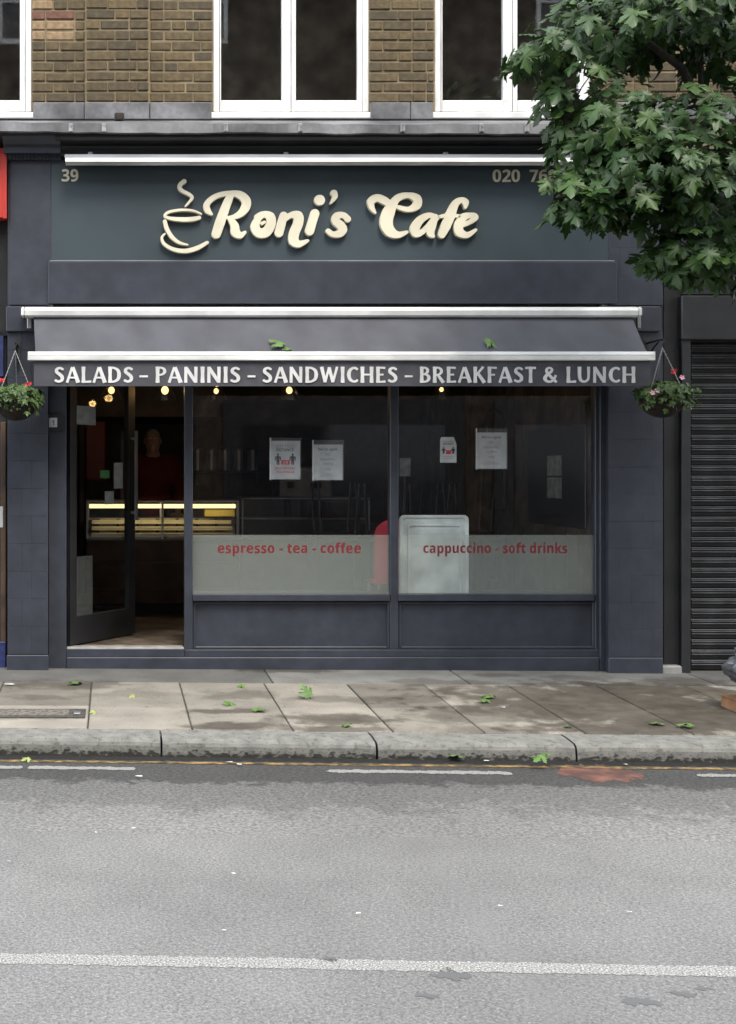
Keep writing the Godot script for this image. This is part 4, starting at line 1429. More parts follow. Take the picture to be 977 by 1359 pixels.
func build_awning() -> void:
	var a := thing("awning", "charcoal fabric awning with white bars and lettered valance", "awning", P(445, 440, 0.1))
	var zt := 0.20
	var zb := 0.50
	# cassette with rounded end caps
	var st := mb()
	var y0 := Y(420.5, 0.24)
	var y1 := Y(406.5, 0.24)
	var pr := [Vector2(0.03, y0 + 0.01), Vector2(0.03, y1 - 0.008), Vector2(0.06, y1), Vector2(0.20, y1), Vector2(0.235, y1 - 0.008), Vector2(0.245, y1 - 0.03), Vector2(0.24, y0 + 0.012), Vector2(0.225, y0), Vector2(0.06, y0)]
	profile(st, X(33, 0.24), X(847, 0.24), pr)
	obj("cassette", st, M.white, a)
	for e in [[28, 32.6], [847.4, 853]]:
		st = mb()
		bounds(st, Vector3(X(e[0], 0.24), y0 + 0.004, 0.04), Vector3(X(e[1], 0.24), y1 - 0.003, 0.243), 0.012)
		obj("end_cap", st, M.white, a)
	# sloping cloth, a little slack and puckered
	var wob := noise(88, 0.7, 4)
	st = mb()
	var nx := 90
	var ny := 12
	var grid := []
	for j in ny + 1:
		var v := float(j) / ny
		var row := []
		for i in nx + 1:
			var u := float(i) / nx
			var z := lerpf(zt, zb - 0.02, v)
			var xa := lerpf(X(45, zt), X(47, zb), v)
			var xb := lerpf(X(839, zt), X(861, zb), v)
			var x := lerpf(xa, xb, u)
			var y := lerpf(Y(420, zt), Y(467.5, zb), v) - 0.012 * sin(PI * v)
			y += (wob.get_noise_2d(x * 1.5, v * 1.2) * 0.012 + wob.get_noise_2d(x * 6.0, v * 2.0 + 7.0) * 0.005) * sin(PI * v)
			row.append(Vector3(x, y, z))
		grid.append(row)
	st.set_smooth_group(0)
	for j in ny:
		for i in nx:
			for t3 in [[[0, 0], [0, 1], [1, 1]], [[0, 0], [1, 1], [1, 0]]]:
				for q in t3:
					st.add_vertex(grid[j + q[0]][i + q[1]])
	st.index()
	st.generate_normals()
	obj("fabric", st, M.fabric, a)
	# front bar with a groove
	st = mb()
	var f0 := Y(478.5, zb)
	var f1 := Y(466, zb)
	var h := f1 - f0
	profile(st, X(38, zb), X(869, zb), [Vector2(zb - 0.05, f0), Vector2(zb - 0.05, f1 - 0.01), Vector2(zb - 0.03, f1), Vector2(zb - 0.004, f1 - 0.003), Vector2(zb + 0.002, f1 - h * 0.38), Vector2(zb - 0.004, f1 - h * 0.44), Vector2(zb + 0.002, f1 - h * 0.50), Vector2(zb, f0 + 0.006), Vector2(zb - 0.008, f0)])
	obj("front_bar", st, M.white, a)
	for e in [[37, 37.9], [869.1, 870]]:
		st = mb()
		bounds(st, Vector3(X(e[0], zb), f0 + 0.002, zb - 0.05), Vector3(X(e[1], zb), f1 - 0.002, zb), 0.002)
		obj("bar_end", st, M.white, a)
	# valance: hangs with a faint wave
	st = mb()
	var zv := zb - 0.022
	var vx0 := X(45, zv)
	var vx1 := X(863, zv)
	var n := 80
	for j in 6:
		for i in n:
			var q := []
			for e in [[0, 0], [0, 1], [1, 1], [1, 0]]:
				var x := lerpf(vx0, vx1, float(i + e[1]) / n)
				var v := float(j + e[0]) / 6.0
				q.append(Vector3(x, lerpf(Y(477, zv), Y(512.5, zv), v), zv + (sin(x * 4.1) * 0.003 + sin(x * 11.0 + 1.0) * 0.0012) * v))
			st.set_smooth_group(0)
			for k in [0, 1, 2, 0, 2, 3]:
				st.add_vertex(q[k])
	st.index()
	st.generate_normals()
	var val := obj("valance", st, M.fabric, a)
	var gl := awning_glyphs()
	var made := {}
	for w in [["SALADS", 72.0, 177.0], ["-", 185.0, 197.0], ["PANINIS", 206.0, 319.0], ["-", 328.5, 339.0], ["SANDWICHES", 348.0, 527.5], ["-", 537.0, 547.5], ["BREAKFAST", 556.5, 711.0], ["&", 720.0, 740.0], ["LUNCH", 751.0, 843.5]]:
		var total := 0.0
		for ch in w[0]:
			total += gl[ch][0] + 0.10
		total -= 0.10
		var cap_h := Y(486.8, zv) - Y(508.0, zv)
		var k: float = (X(w[2], zv) - X(w[1], zv)) / total
		var x := X(w[1], zv)
		for ch in w[0]:
			if not made.has(ch):
				made[ch] = glyph(gl[ch][1].map(func(l): return l.map(func(p): return p * cap_h)), 0.0024, 0.001, true, 4)
			add("letter", made[ch], M.lettering, val, Vector3(x, Y(508.0, zv), zv + 0.0042), Basis.from_scale(Vector3(clampf(k / cap_h, 0.6, 1.5), 1, 1)))
			x += (gl[ch][0] + 0.10) * k
	# folding arms and wall brackets
	for e in [[70.0, 300.0], [820.0, 590.0]]:
		st = mb()
		tube(st, [Vector3(X(e[0], 0.15), Y(424, 0.15), 0.14), Vector3(X(e[1], 0.2), Y(432, 0.2), 0.20), Vector3(X(e[0] * 0.9 + e[1] * 0.1, zb), Y(470, zb) + 0.0, zb - 0.06)], [0.016, 0.018, 0.014], 8)
		obj("folding_arm", st, M.white, a)
	for e in [[36, 420, 42, 436], [846, 420, 851, 436]]:
		pb("arm_bracket", a, M.steel, e[0], e[1], e[2], e[3], 0.18, 0.03, 0.004)
	pb("wall_bracket", a, M.white, 60, 404, 70, 420, 0.06, 0.06, 0.004)
	pb("wall_bracket", a, M.white, 800, 404, 810, 420, 0.06, 0.06, 0.004)

# ---------------------------------------------------------------- inside the café
func room(called: String, a: Vector3, b: Vector3, m: Material) -> MeshInstance3D:
	var st := mb()
	bounds(st, a, b, 0.0)
	return struct(called, st, m)

func bbox(called: String, parent: Node, m: Material, a: Vector3, b: Vector3, bev := 0.006) -> MeshInstance3D:
	var st := mb()
	bounds(st, a, b, bev)
	return obj(called, st, m, parent)

func build_interior() -> void:
	var xl := X(86)
	var xr := X(797)
	var zb := -5.2
	room("interior_floor", Vector3(xl - 0.2, -0.2, zb - 0.2), Vector3(xr + 0.2, FLOOR, -0.105), M.floor)
	var wl := room("wall_left", Vector3(xl - 0.2, FLOOR, zb - 0.2), Vector3(xl - 0.006, CEIL, -0.14), M.grout)
	var wr := room("wall_right", Vector3(xr + 0.006, FLOOR, zb - 0.2), Vector3(xr + 0.2, CEIL, -0.14), M.wood)
	room("wall_back", Vector3(xl - 0.2, FLOOR, zb - 0.2), Vector3(xr + 0.2, CEIL, zb), M.wood)
	room("interior_ceiling", Vector3(xl - 0.2, CEIL - 0.08, zb), Vector3(xr + 0.2, CEIL, -0.23), M.ceiling)
	# cream wall tiles on the left, tan panelling on the right
	var st := mb()
	cbox(st, Vector3.ZERO, Vector3(0.012, 0.194, 0.194), 0.003)
	var tm := st.commit()
	for r in 13:
		for k in 15:
			var m := add("tile", tm, M.tilewall, wl, Vector3(xl - 0.002, FLOOR + 0.1 + r * 0.2, -0.25 - k * 0.2))
			m.position.x += rng.randf_range(-0.001, 0.001)
	st = mb()
	cbox(st, Vector3.ZERO, Vector3(0.016, 2.4, 0.245), 0.004)
	tm = st.commit()
	for k in 20:
		add("panel_board", tm, M.tan, wr, Vector3(xr + 0.0, FLOOR + 1.25, -0.28 - k * 0.25))
	# bulkhead over the counter
	room("bulkhead", Vector3(xl - 0.005, Y(553, -3.3), zb + 0.01), Vector3(X(286, -3.3), CEIL - 0.081, -3.3), M.wood)
	# ---- serving counter with lit display case
	var z0 := -2.2
	var z1 := -2.85
	var c := thing("serving_counter", "dark café counter with warmly lit glass display case", "counter", Vector3(0.5, FLOOR, -2.5))
	var cx0 := X(114, z0)
	var cx1 := X(318, z0)
	bbox("plinth", c, M.black, Vector3(cx0 + 0.03, FLOOR, z1), Vector3(cx1 - 0.03, FLOOR + 0.09, z0 - 0.05))
	bbox("base", c, M.wood, Vector3(cx0, FLOOR + 0.09, z1), Vector3(cx1, 0.82, z0))
	st = mb()
	for y in [0.36, 0.60, 0.80]:
		bounds(st, Vector3(cx0 + 0.01, y, z0), Vector3(cx1 - 0.01, y + 0.018, z0 + 0.014), 0.003)
	obj("front_rail", st, M.dark, c)
	bbox("worktop", c, M.steel, Vector3(cx0, 0.97, z1 - 0.12), Vector3(cx1, 1.0, z1 + 0.02))
	bbox("back_panel", c, M.tan, Vector3(cx0, 0.82, z1), Vector3(cx1, 0.97, z1 + 0.04))
	bbox("top_shelf", c, M.steel, Vector3(cx0, 1.155, z1 + 0.15), Vector3(cx1, 1.175, z0 - 0.02))
	for x in [cx0 + 0.012, (cx0 + cx1) * 0.5, cx1 - 0.012]:
		bbox("post", c, M.steel, Vector3(x - 0.01, 0.82, z0 - 0.04), Vector3(x + 0.01, 1.155, z0 - 0.02), 0.002)
		bbox("post", c, M.steel, Vector3(x - 0.01, 0.97, z1 + 0.16), Vector3(x + 0.01, 1.155, z1 + 0.18), 0.002)
	bbox("glass_front", c, M.pane, Vector3(cx0, 0.825, z0 - 0.015), Vector3(cx1, 1.15, z0 - 0.009), 0.0)
	var lamp := bbox("strip_light", c, glow(Color(1.0, 0.90, 0.66), 0.32), Vector3(cx0 + 0.03, Y(674.5, z0 - 0.05), z0 - 0.075), Vector3(cx1 - 0.03, Y(669, z0 - 0.05), z0 - 0.055), 0.003)
	var al := AreaLight3D.new()
	al.name = "strip_glow"
	al.area_size = Vector2(cx1 - cx0 - 0.1, 0.03)
	al.light_color = Color(1.0, 0.9, 0.68)
	al.light_energy = 0.02
	al.shadow_enabled = true
	al.rotation_degrees = Vector3(-60, 0, 0)
	lamp.add_child(al)
	al.position = Vector3((cx0 + cx1) * 0.5, Y(676, z0 - 0.05), z0 - 0.08) - gpos(lamp)
	var creamy := mat(Color(0.58, 0.54, 0.40), 0.5, "soft", 2.0)
	st = mb()
	for k in 3:
		bounds(st, Vector3(cx0 + 0.05, 0.86 + k * 0.055, z0 - 0.16 - k * 0.10), Vector3(cx1 - 0.05, 0.872 + k * 0.055, z0 - 0.05 - k * 0.10), 0.003)
		bounds(st, Vector3(cx0 + 0.05, 0.84 + k * 0.055, z0 - 0.062 - k * 0.10), Vector3(cx1 - 0.05, 0.875 + k * 0.055, z0 - 0.052 - k * 0.10), 0.002)
	obj("step_shelf", st, creamy, c)
	st = mb()
	for k in 7:
		var x := cx0 + 0.12 + k * 0.185
		bounds(st, Vector3(x, 0.825, z0 - 0.5), Vector3(x + 0.16, 1.0, z0 - 0.38), 0.01)
	obj("food_tray", st, creamy, c)
	bbox("yellow_box", c, mat(Color(0.45, 0.36, 0.06), 0.6), Vector3(X(272, z0 - 0.2), 1.02, z0 - 0.32), Vector3(X(312, z0 - 0.2), 1.085, z0 - 0.2))
	# ---- unlit glass case to its right
	c = thing("glass_case", "unlit glass topped display case on a dark base", "display case", Vector3(1.8, FLOOR, -2.5))
	var dx0 := cx1 + 0.02
	var dx1 := X(492, z0)
	bbox("base", c, M.dark, Vector3(dx0, FLOOR, z1), Vector3(dx1, 0.82, z0))
	bbox("glass_front", c, M.pane, Vector3(dx0, 0.825, z0 - 0.012), Vector3(dx1, 1.18, z0 - 0.006), 0.0)
	bbox("top", c, M.steel, Vector3(dx0, 1.182, z1 + 0.1), Vector3(dx1, 1.20, z0))
	for x in [dx0 + 0.01, dx1 - 0.01]:
		bbox("post", c, M.steel, Vector3(x - 0.008, 0.82, z0 - 0.03), Vector3(x + 0.008, 1.181, z0 - 0.014), 0.002)
	bbox("shelf", c, M.steel, Vector3(dx0 + 0.02, 1.0, z1 + 0.15), Vector3(dx1 - 0.02, 1.012, z0 - 0.05), 0.002)
	bbox("back_panel", c, M.dark, Vector3(dx0, 0.82, z1 + 0.06), Vector3(dx1, 1.181, z1 + 0.09))
	# ---- back shelf and tins, coffee machine
	var sh := thing("wall_shelf", "dark wall shelf behind the glass case", "shelf", Vector3(1.3, 1.44, -5.0))
	bbox("board", sh, M.dark, Vector3(0.86, 1.42, -5.19), Vector3(1.72, 1.45, -4.88))
	for x in [0.95, 1.63]:
		bbox("bracket", sh, M.dark, Vector3(x - 0.015, 1.28, -5.19), Vector3(x + 0.015, 1.419, -4.95))
	for k in 5:
		st = mb()
		var x := 0.96 + k * 0.155
		lathe(st, Vector3(x, 1.4505, -5.02), [Vector2(0.0, 0.0), Vector2(0.062, 0.0), Vector2(0.066, 0.01), Vector2(0.066, 0.235), Vector2(0.058, 0.25), Vector2(0.0, 0.252)], 14)
		tag(obj("storage_tin", st, M.steel), "dull metal tin on the wall shelf behind the counter", "tin", "tins on the wall shelf")
	var cm := thing("coffee_machine", "steel coffee machine on the back counter", "coffee machine", Vector3(2.1, 1.05, -4.8))
	bbox("body", cm, M.steel, Vector3(1.82, 1.08, -5.1), Vector3(2.42, 1.5, -4.6), 0.02)
	bbox("drip_tray", cm, M.dark, Vector3(1.86, 1.052, -5.05), Vector3(2.38, 1.079, -4.5), 0.004)
	for x in [1.95, 2.25]:
		bbox("group_head", cm, M.dark, Vector3(x - 0.03, 1.26, -4.598), Vector3(x + 0.03, 1.33, -4.5), 0.01)
	var bc := thing("back_counter", "dark back counter along the rear wall", "counter", Vector3(1.4, FLOOR, -4.9))
	bbox("cupboard", bc, M.dark, Vector3(0.5, FLOOR, -5.19), Vector3(2.55, 1.02, -4.55))
	bbox("top", bc, M.wood, Vector3(0.48, 1.021, -5.19), Vector3(2.57, 1.051, -4.5))
	# ---- fridge against the left wall with red front
	var fr := thing("drinks_fridge", "tall dark drinks fridge with a red side panel against tiled wall", "fridge", Vector3(-0.1, FLOOR, -3.6))
	bbox("cabinet", fr, M.black, Vector3(xl + 0.01, FLOOR + 0.05, -4.2), Vector3(X(113, -3.3), 2.05, -3.3), 0.01)
	bbox("foot", fr, M.black, Vector3(xl + 0.05, FLOOR, -4.1), Vector3(X(112, -3.3), FLOOR + 0.049, -3.35), 0.0)
	bbox("red_panel", fr, mat(Color(0.22, 0.018, 0.015), 0.4), Vector3(X(113.5, -3.3), 1.35, -4.15), Vector3(X(140, -3.5), 1.95, -3.5), 0.01)
	# ---- pendants over the window
	var clear := glass(0.0)
	for q in [[148, 518, -0.9, 1.0], [219, 518, -0.9, 1.15], [287, 519, -1.3, 0.8], [384, 518, -1.0, 1.0], [586, 517, -1.3, 0.65]]:
		var p := P(q[0], q[1], q[2])
		var pd := thing("pendant_lamp", "lit bare warm bulb pendant hanging behind the shop glass", "lamp", Vector3(p.x, CEIL - 0.08, p.z), "pendant lamps behind the glass")
		st = mb()
		tube(st, [Vector3(p.x, CEIL - 0.081, p.z), Vector3(p.x, p.y + 0.12, p.z)], [0.004, 0.004], 6)
		obj("cord", st, M.black, pd)
		st = mb()
		lathe(st, Vector3(p.x, p.y + 0.05, p.z), [Vector2(0.0, 0.075), Vector2(0.016, 0.072), Vector2(0.02, 0.03), Vector2(0.02, 0.0), Vector2(0.0, 0.0)], 12)
		obj("socket", st, M.black, pd)
		st = mb()
		var r: float = 0.025 * q[3]
		var pf := []
		for k in 11:
			var an := PI * k / 10.0
			pf.append(Vector2(sin(an) * r, -cos(an) * r * 1.15))
		lathe(st, p, pf, 16)
		var bulb := obj("bulb", st, glow(Color(1.0, 0.80, 0.50), 0.55), pd)
		st = mb()
		lathe(st, p, [Vector2(0.022, 0.055), Vector2(0.05, 0.02), Vector2(0.075, -0.03), Vector2(0.09, -0.075)], 20)
		obj("shade", st, clear, pd)
		var ol := OmniLight3D.new()
		ol.name = "bulb_glow"
		ol.light_color = Color(1.0, 0.80, 0.5)
		ol.light_energy = 0.004 * q[3]
		ol.light_size = 0.03
		ol.omni_range = 8.0
		ol.omni_attenuation = 2.0
		ol.shadow_enabled = true
		bulb.add_child(ol)
		ol.position = p - gpos(bulb)
	# ---- right wall: blackboard with papers, arched mirror
	var bd := thing("blackboard", "black menu board on the tan panelled wall", "board", Vector3(xr - 0.02, 1.0, -0.85))
	bbox("board", bd, M.black, Vector3(xr - 0.028, 1.0, -1.5), Vector3(xr - 0.01, 1.78, -0.22))
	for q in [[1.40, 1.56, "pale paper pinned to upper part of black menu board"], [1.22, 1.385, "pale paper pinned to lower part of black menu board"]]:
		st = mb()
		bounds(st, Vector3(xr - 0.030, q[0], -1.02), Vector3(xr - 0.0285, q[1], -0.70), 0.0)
		tag(obj("pinned_paper", st, M.shadedpaper), q[2], "paper")
	var am := thing("arched_mirror", "dark arched mirror frame on the panelled wall", "mirror", Vector3(xr - 0.02, 1.2, -2.4))
	st = mb()
	var arc := []
	for k in 13:
		var an := PI * k / 12.0
		arc.append(Vector3(xr - 0.03, 1.72 + 0.28 * sin(an), -2.45 + 0.35 * cos(an)))
	arc.push_front(Vector3(xr - 0.03, 1.1, -2.10))
	arc.append(Vector3(xr - 0.03, 1.1, -2.80))
	var rr := []
	for p in arc:
		rr.append(0.022)
	tube(st, arc, rr, 8)
	obj("frame", st, M.black, am)
	bbox("glass", am, mat(Color(0.05, 0.05, 0.05), 0.15), Vector3(xr - 0.024, 1.08, -2.79), Vector3(xr - 0.012, 1.74, -2.11), 0.0)
	# ---- tables with upturned chairs
	for q in [[2.85, -1.55, "dark café table near the tan panelled wall"], [2.05, -1.35, "dark café table behind the pane with notices"], [2.75, -3.2, "dark café table near the arched mirror"]]:
		var t := thing("cafe_table", q[2], "table", Vector3(q[0], FLOOR, q[1]))
		bbox("top", t, M.dark, Vector3(q[0] - 0.35, FLOOR + 0.72, q[1] - 0.35), Vector3(q[0] + 0.35, FLOOR + 0.75, q[1] + 0.35))
		bbox("column", t, M.dark, Vector3(q[0] - 0.03, FLOOR + 0.03, q[1] - 0.03), Vector3(q[0] + 0.03, FLOOR + 0.719, q[1] + 0.03))
		bbox("foot", t, M.dark, Vector3(q[0] - 0.25, FLOOR, q[1] - 0.25), Vector3(q[0] + 0.25, FLOOR + 0.029, q[1] + 0.25))
		for s in [-1, 1]:
			upturned_chair(Vector3(q[0] + s * 0.19, FLOOR + 0.7505, q[1]), s, "black chair upturned on " + q[2])

func upturned_chair(at: Vector3, s: int, label: String) -> void:
	var c := thing("upturned_chair", label, "chair", at, "chairs upturned on the tables")
	bbox("seat", c, M.black, at + Vector3(-0.17, 0.0, -0.19), at + Vector3(0.17, 0.03, 0.19), 0.01)
	for k in [[-1, -1], [1, -1], [1, 1], [-1, 1]]:
		var st := mb()
		tube(st, [at + Vector3(k[0] * 0.14, 0.029, k[1] * 0.16), at + Vector3(k[0] * 0.17, 0.44, k[1] * 0.19)], [0.014, 0.011], 8)
		obj("leg", st, M.black, c)
	var st2 := mb()
	bounds(st2, at + Vector3(s * 0.19 - 0.012, -0.38, -0.18), at + Vector3(s * 0.19 + 0.012, 0.02, 0.18), 0.008)
	obj("backrest", st2, M.black, c)

# ---------------------------------------------------------------- the man behind the counter
func build_person() -> void:
	var o := Vector3(X(203, -3.1), FLOOR, -3.14)
	var m := thing("person", "person in red shirt with short grey hair standing behind counter", "person", o)
	var up := [
		[Vector3(0, 0.92, 0), Vector3(0, 1.10, 0.015), 0.135, 0.130], [Vector3(-0.06, 0.95, 0), Vector3(0.06, 0.95, 0), 0.115, 0.115], [Vector3(0, 1.1, 0.015), Vector3(0, 1.30, 0.0), 0.13, 0.125],
		[Vector3(-0.08, 1.28, 0), Vector3(0.08, 1.28, 0), 0.115, 0.115], [Vector3(-0.15, 1.385, -0.01), Vector3(0.15, 1.385, -0.01), 0.062, 0.062], [Vector3(0, 1.38, -0.01), Vector3(0, 1.50, 0.0), 0.075, 0.060]]
	var arms := []
	for s in [-1.0, 1.0]:
		arms.append([Vector3(s * 0.19, 1.375, 0), Vector3(s * 0.275, 1.10, -0.02), 0.062, 0.047])
		arms.append([Vector3(s * 0.275, 1.10, -0.02), Vector3(s * 0.24, 0.905, 0.19), 0.046, 0.031])
	var legs := []
	for s in [-1.0, 1.0]:
		legs.append([Vector3(s * 0.09, 0.92, 0), Vector3(s * 0.10, 0.50, 0.01), 0.092, 0.062])
		legs.append([Vector3(s * 0.10, 0.50, 0.01), Vector3(s * 0.10, 0.09, -0.02), 0.060, 0.040])
		legs.append([Vector3(s * 0.10, 0.05, -0.04), Vector3(s * 0.11, 0.035, 0.14), 0.042, 0.034])
	var field := func(bones: Array, grow: float) -> Callable:
		return func(p: Vector3) -> float:
			var d := 1.0
			for b in bones:
				d = smin(d, cap(p, b[0], b[1], b[2], b[3]), 0.05)
			return d - grow
	var shift := func(st: SurfaceTool, called: String, mm: Material, parent: Node) -> MeshInstance3D:
		return add(called, st.commit(), mm, parent, o)
	var head := func(p: Vector3) -> float:
		var q := p - Vector3(0, 1.60, 0.01)
		var d := Vector3(q.x / 0.076, q.y / 0.108, q.z / 0.095).length() - 1.0
		d *= 0.078
		d = smin(d, cap(q, Vector3(0, -0.055, 0.035), Vector3(0, -0.088, 0.050), 0.050, 0.030), 0.03)
		d = smin(d, cap(q, Vector3(0, 0.010, 0.088), Vector3(0, -0.032, 0.108), 0.010, 0.015), 0.014)
		for s in [-1.0, 1.0]:
			d = smin(d, Vector3((q.x - s * 0.078) / 0.012, (q.y + 0.008) / 0.032, (q.z + 0.005) / 0.02).length() * 0.014 - 0.014, 0.008)
			d = maxf(d, -(Vector3((q.x - s * 0.032) / 0.017, (q.y - 0.006) / 0.010, (q.z - 0.094) / 0.012).length() - 1.0) * 0.010)
			d = smin(d, Vector3(q.x - s * 0.031, q.y - 0.006, q.z - 0.080).length() - 0.0115, 0.003)
			d = smin(d, cap(q, Vector3(s * 0.014, 0.026, 0.090), Vector3(s * 0.048, 0.024, 0.076), 0.008, 0.006), 0.012)
		d = smin(d, cap(q, Vector3(-0.018, -0.058, 0.089), Vector3(0.018, -0.058, 0.089), 0.007, 0.007), 0.008)
		d = maxf(d, -cap(q, Vector3(-0.022, -0.058, 0.098), Vector3(0.022, -0.058, 0.098), 0.0035, 0.0035))
		d = smin(d, cap(p, Vector3(0, 1.42, -0.005), Vector3(0, 1.54, 0.0), 0.060, 0.056), 0.03)
		return d
	var st := mb()
	nets(st, field.call(up + arms + legs, 0.0), Vector3(-0.36, -0.02, -0.2), Vector3(0.36, 1.5, 0.3), 0.022)
	nets(st, head, Vector3(-0.11, 1.44, -0.12), Vector3(0.11, 1.73, 0.15), 0.006)
	for s in [-1.0, 1.0]:
		var w := Vector3(s * 0.24, 0.90, 0.19)
		var pts := []
		for f in 4:
			var fx: float = s * (0.030 - f * 0.021)
			var ln: float = [0.062, 0.076, 0.082, 0.072][3 - f] if f < 4 else 0.07
			var b0 := w + Vector3(-fx, -0.022, 0.085)
			var b1 := b0 + Vector3(-fx * 0.12, 0.004, ln * 0.5)
			var b2 := b1 + Vector3(-fx * 0.10, -0.010, ln * 0.45)
			pts.append([b0, b1, b2])
		var th := [w + Vector3(-s * 0.024, -0.012, 0.03), w + Vector3(-s * 0.060, -0.020, 0.062), w + Vector3(-s * 0.072, -0.026, 0.095)]
		var hand := func(p: Vector3) -> float:
			var d := cap(p, w, w + Vector3(0, -0.012, 0.03), 0.029, 0.027)
			d = smin(d, Vector3((p.x - w.x) / 0.042, (p.y - w.y + 0.016) / 0.017, (p.z - w.z - 0.055) / 0.046).length() * 0.02 - 0.02, 0.02)
			for q in pts:
				var e := minf(cap(p, q[0], q[1], 0.0095, 0.0088), cap(p, q[1], q[2], 0.0088, 0.0078))
				d = smin(d, e, 0.006)
			d = smin(d, minf(cap(p, th[0], th[1], 0.014, 0.011), cap(p, th[1], th[2], 0.0105, 0.009)), 0.008)
			return d
		nets(st, hand, w + Vector3(-0.10, -0.06, -0.03), w + Vector3(0.10, 0.05, 0.19), 0.006)
	var body: MeshInstance3D = shift.call(st, "body", M.skin, m)
	var fore := []
	for s in [-1.0, 1.0]:
		fore.append([Vector3(s * 0.275, 1.10, -0.02), Vector3(s * 0.255, 0.99, 0.10), 0.050, 0.042])
	var torso: Callable = field.call(up.slice(0, 5) + [arms[0], arms[2]] + fore, 0.016)
	var shirt := func(p: Vector3) -> float:
		var d: float = torso.call(p)
		d = maxf(d, 0.86 - p.y)
		return maxf(d, -(Vector3(p.x / 0.078, (p.y - 1.49) / 0.07, (p.z - 0.015) / 0.075).length() - 1.0) * 0.07)
	st = mb()
	nets(st, shirt, Vector3(-0.38, 0.84, -0.2), Vector3(0.38, 1.5, 0.24), 0.018)
	shift.call(st, "shirt", M.redshirt, m)
	var lower: Callable = field.call(legs.filter(func(b): return b[0].y > 0.2) + [[Vector3(-0.06, 0.93, 0), Vector3(0.06, 0.93, 0), 0.115, 0.115]], 0.014)
	st = mb()
	nets(st, func(p: Vector3) -> float: return maxf(lower.call(p), maxf(0.10 - p.y, p.y - 0.97)), Vector3(-0.24, 0.06, -0.18), Vector3(0.24, 1.0, 0.18), 0.024)
	shift.call(st, "trousers", M.trousers, m)
	st = mb()
	var hair := func(p: Vector3) -> float:
		var q := p - Vector3(0, 1.605, 0.002)
		var d := (Vector3(q.x / 0.081, q.y / 0.110, q.z / 0.098).length() - 1.0) * 0.08
		d = maxf(d, -(q.y - 0.058 + clampf(-q.z, 0.0, 0.06) * 1.6))
		return d
	nets(st, hair, Vector3(-0.1, 1.52, -0.12), Vector3(0.1, 1.73, 0.12), 0.008)
	shift.call(st, "hair", M.hair, m)
	for s in [-1.0, 1.0]:
		st = mb()
		var pf := []
		for k in 7:
			var an := PI * k / 6.0
			pf.append(Vector2(sin(an) * 0.0055, -cos(an) * 0.0055))
		lathe(st, Vector3(s * 0.031, 1.606, 0.098), pf, 10)
		shift.call(st, "eye", M.ink, m)

# ---------------------------------------------------------------- things standing or stuck in the window
func prism(st: SurfaceTool, pts: Array, z0: float, z1: float) -> void:
	var pv := PackedVector2Array(pts)
	var idx := Geometry2D.triangulate_polygon(pv)
	for i in range(0, idx.size(), 3):
		for e in [[z0, -1.0], [z1, 1.0]]:
			tri(st, Vector3(pts[idx[i]].x, pts[idx[i]].y, e[0]), Vector3(pts[idx[i + 1]].x, pts[idx[i + 1]].y, e[0]), Vector3(pts[idx[i + 2]].x, pts[idx[i + 2]].y, e[0]), Vector3(0, 0, e[1]))
	for i in pts.size():
		var a: Vector2 = pts[i]
		var b: Vector2 = pts[(i + 1) % pts.size()]
		var d := (b - a).normalized()
		var n := Vector2(d.y, -d.x)
		if Geometry2D.is_point_in_polygon((a + b) * 0.5 + n * 0.0005, pv):
			n = -n
		var n3 := Vector3(n.x, n.y, 0)
		tri(st, Vector3(a.x, a.y, z0), Vector3(b.x, b.y, z0), Vector3(b.x, b.y, z1), n3)
		tri(st, Vector3(a.x, a.y, z0), Vector3(b.x, b.y, z1), Vector3(a.x, a.y, z1), n3)

func rrect(x0: float, y0: float, x1: float, y1: float, r: float, rb := -1.0) -> Array:
	# rounded rectangle, counter-clockwise from the lower right corner; rb: radius of the lower corners
	if rb < 0.0:
		rb = r
	var out := []
	for c in [[x1, y0, 1, 1, -90, rb], [x1, y1, 1, -1, 0, r], [x0, y1, -1, -1, 90, r], [x0, y0, -1, 1, 180, rb]]:
		for k in 7:
			var a := deg_to_rad(c[4] + 15.0 * k)
			out.append(Vector2(c[0] - c[2] * c[5] + cos(a) * c[5], c[1] + c[3] * c[5] + sin(a) * c[5]))
	return out

func figure_icon(parent: Node, px: float, y0: float, y1: float, z: float) -> void:
	var h := Y(y0, z) - Y(y1, z)
	var g := glyph([[Vector3(0, 0.90 * h, 0.085 * h), Vector3(0.001, 0.90 * h, 0.085 * h)], [Vector3(0, 0.66 * h, 0.15 * h), Vector3(0, 0.45 * h, 0.12 * h)], [Vector3(-0.2 * h, 0.68 * h, 0.05 * h), Vector3(-0.23 * h, 0.42 * h, 0.045 * h)], [Vector3(0.2 * h, 0.68 * h, 0.05 * h), Vector3(0.23 * h, 0.42 * h, 0.045 * h)], [Vector3(-0.07 * h, 0.45 * h, 0.07 * h), Vector3(-0.07 * h, 0.05 * h, 0.05 * h)], [Vector3(0.07 * h, 0.45 * h, 0.07 * h), Vector3(0.07 * h, 0.05 * h, 0.05 * h)]], 0.0015, 0.0004)
	add("figure_symbol", g, M.ink, parent, Vector3(X(px, z), Y(y1, z), z))

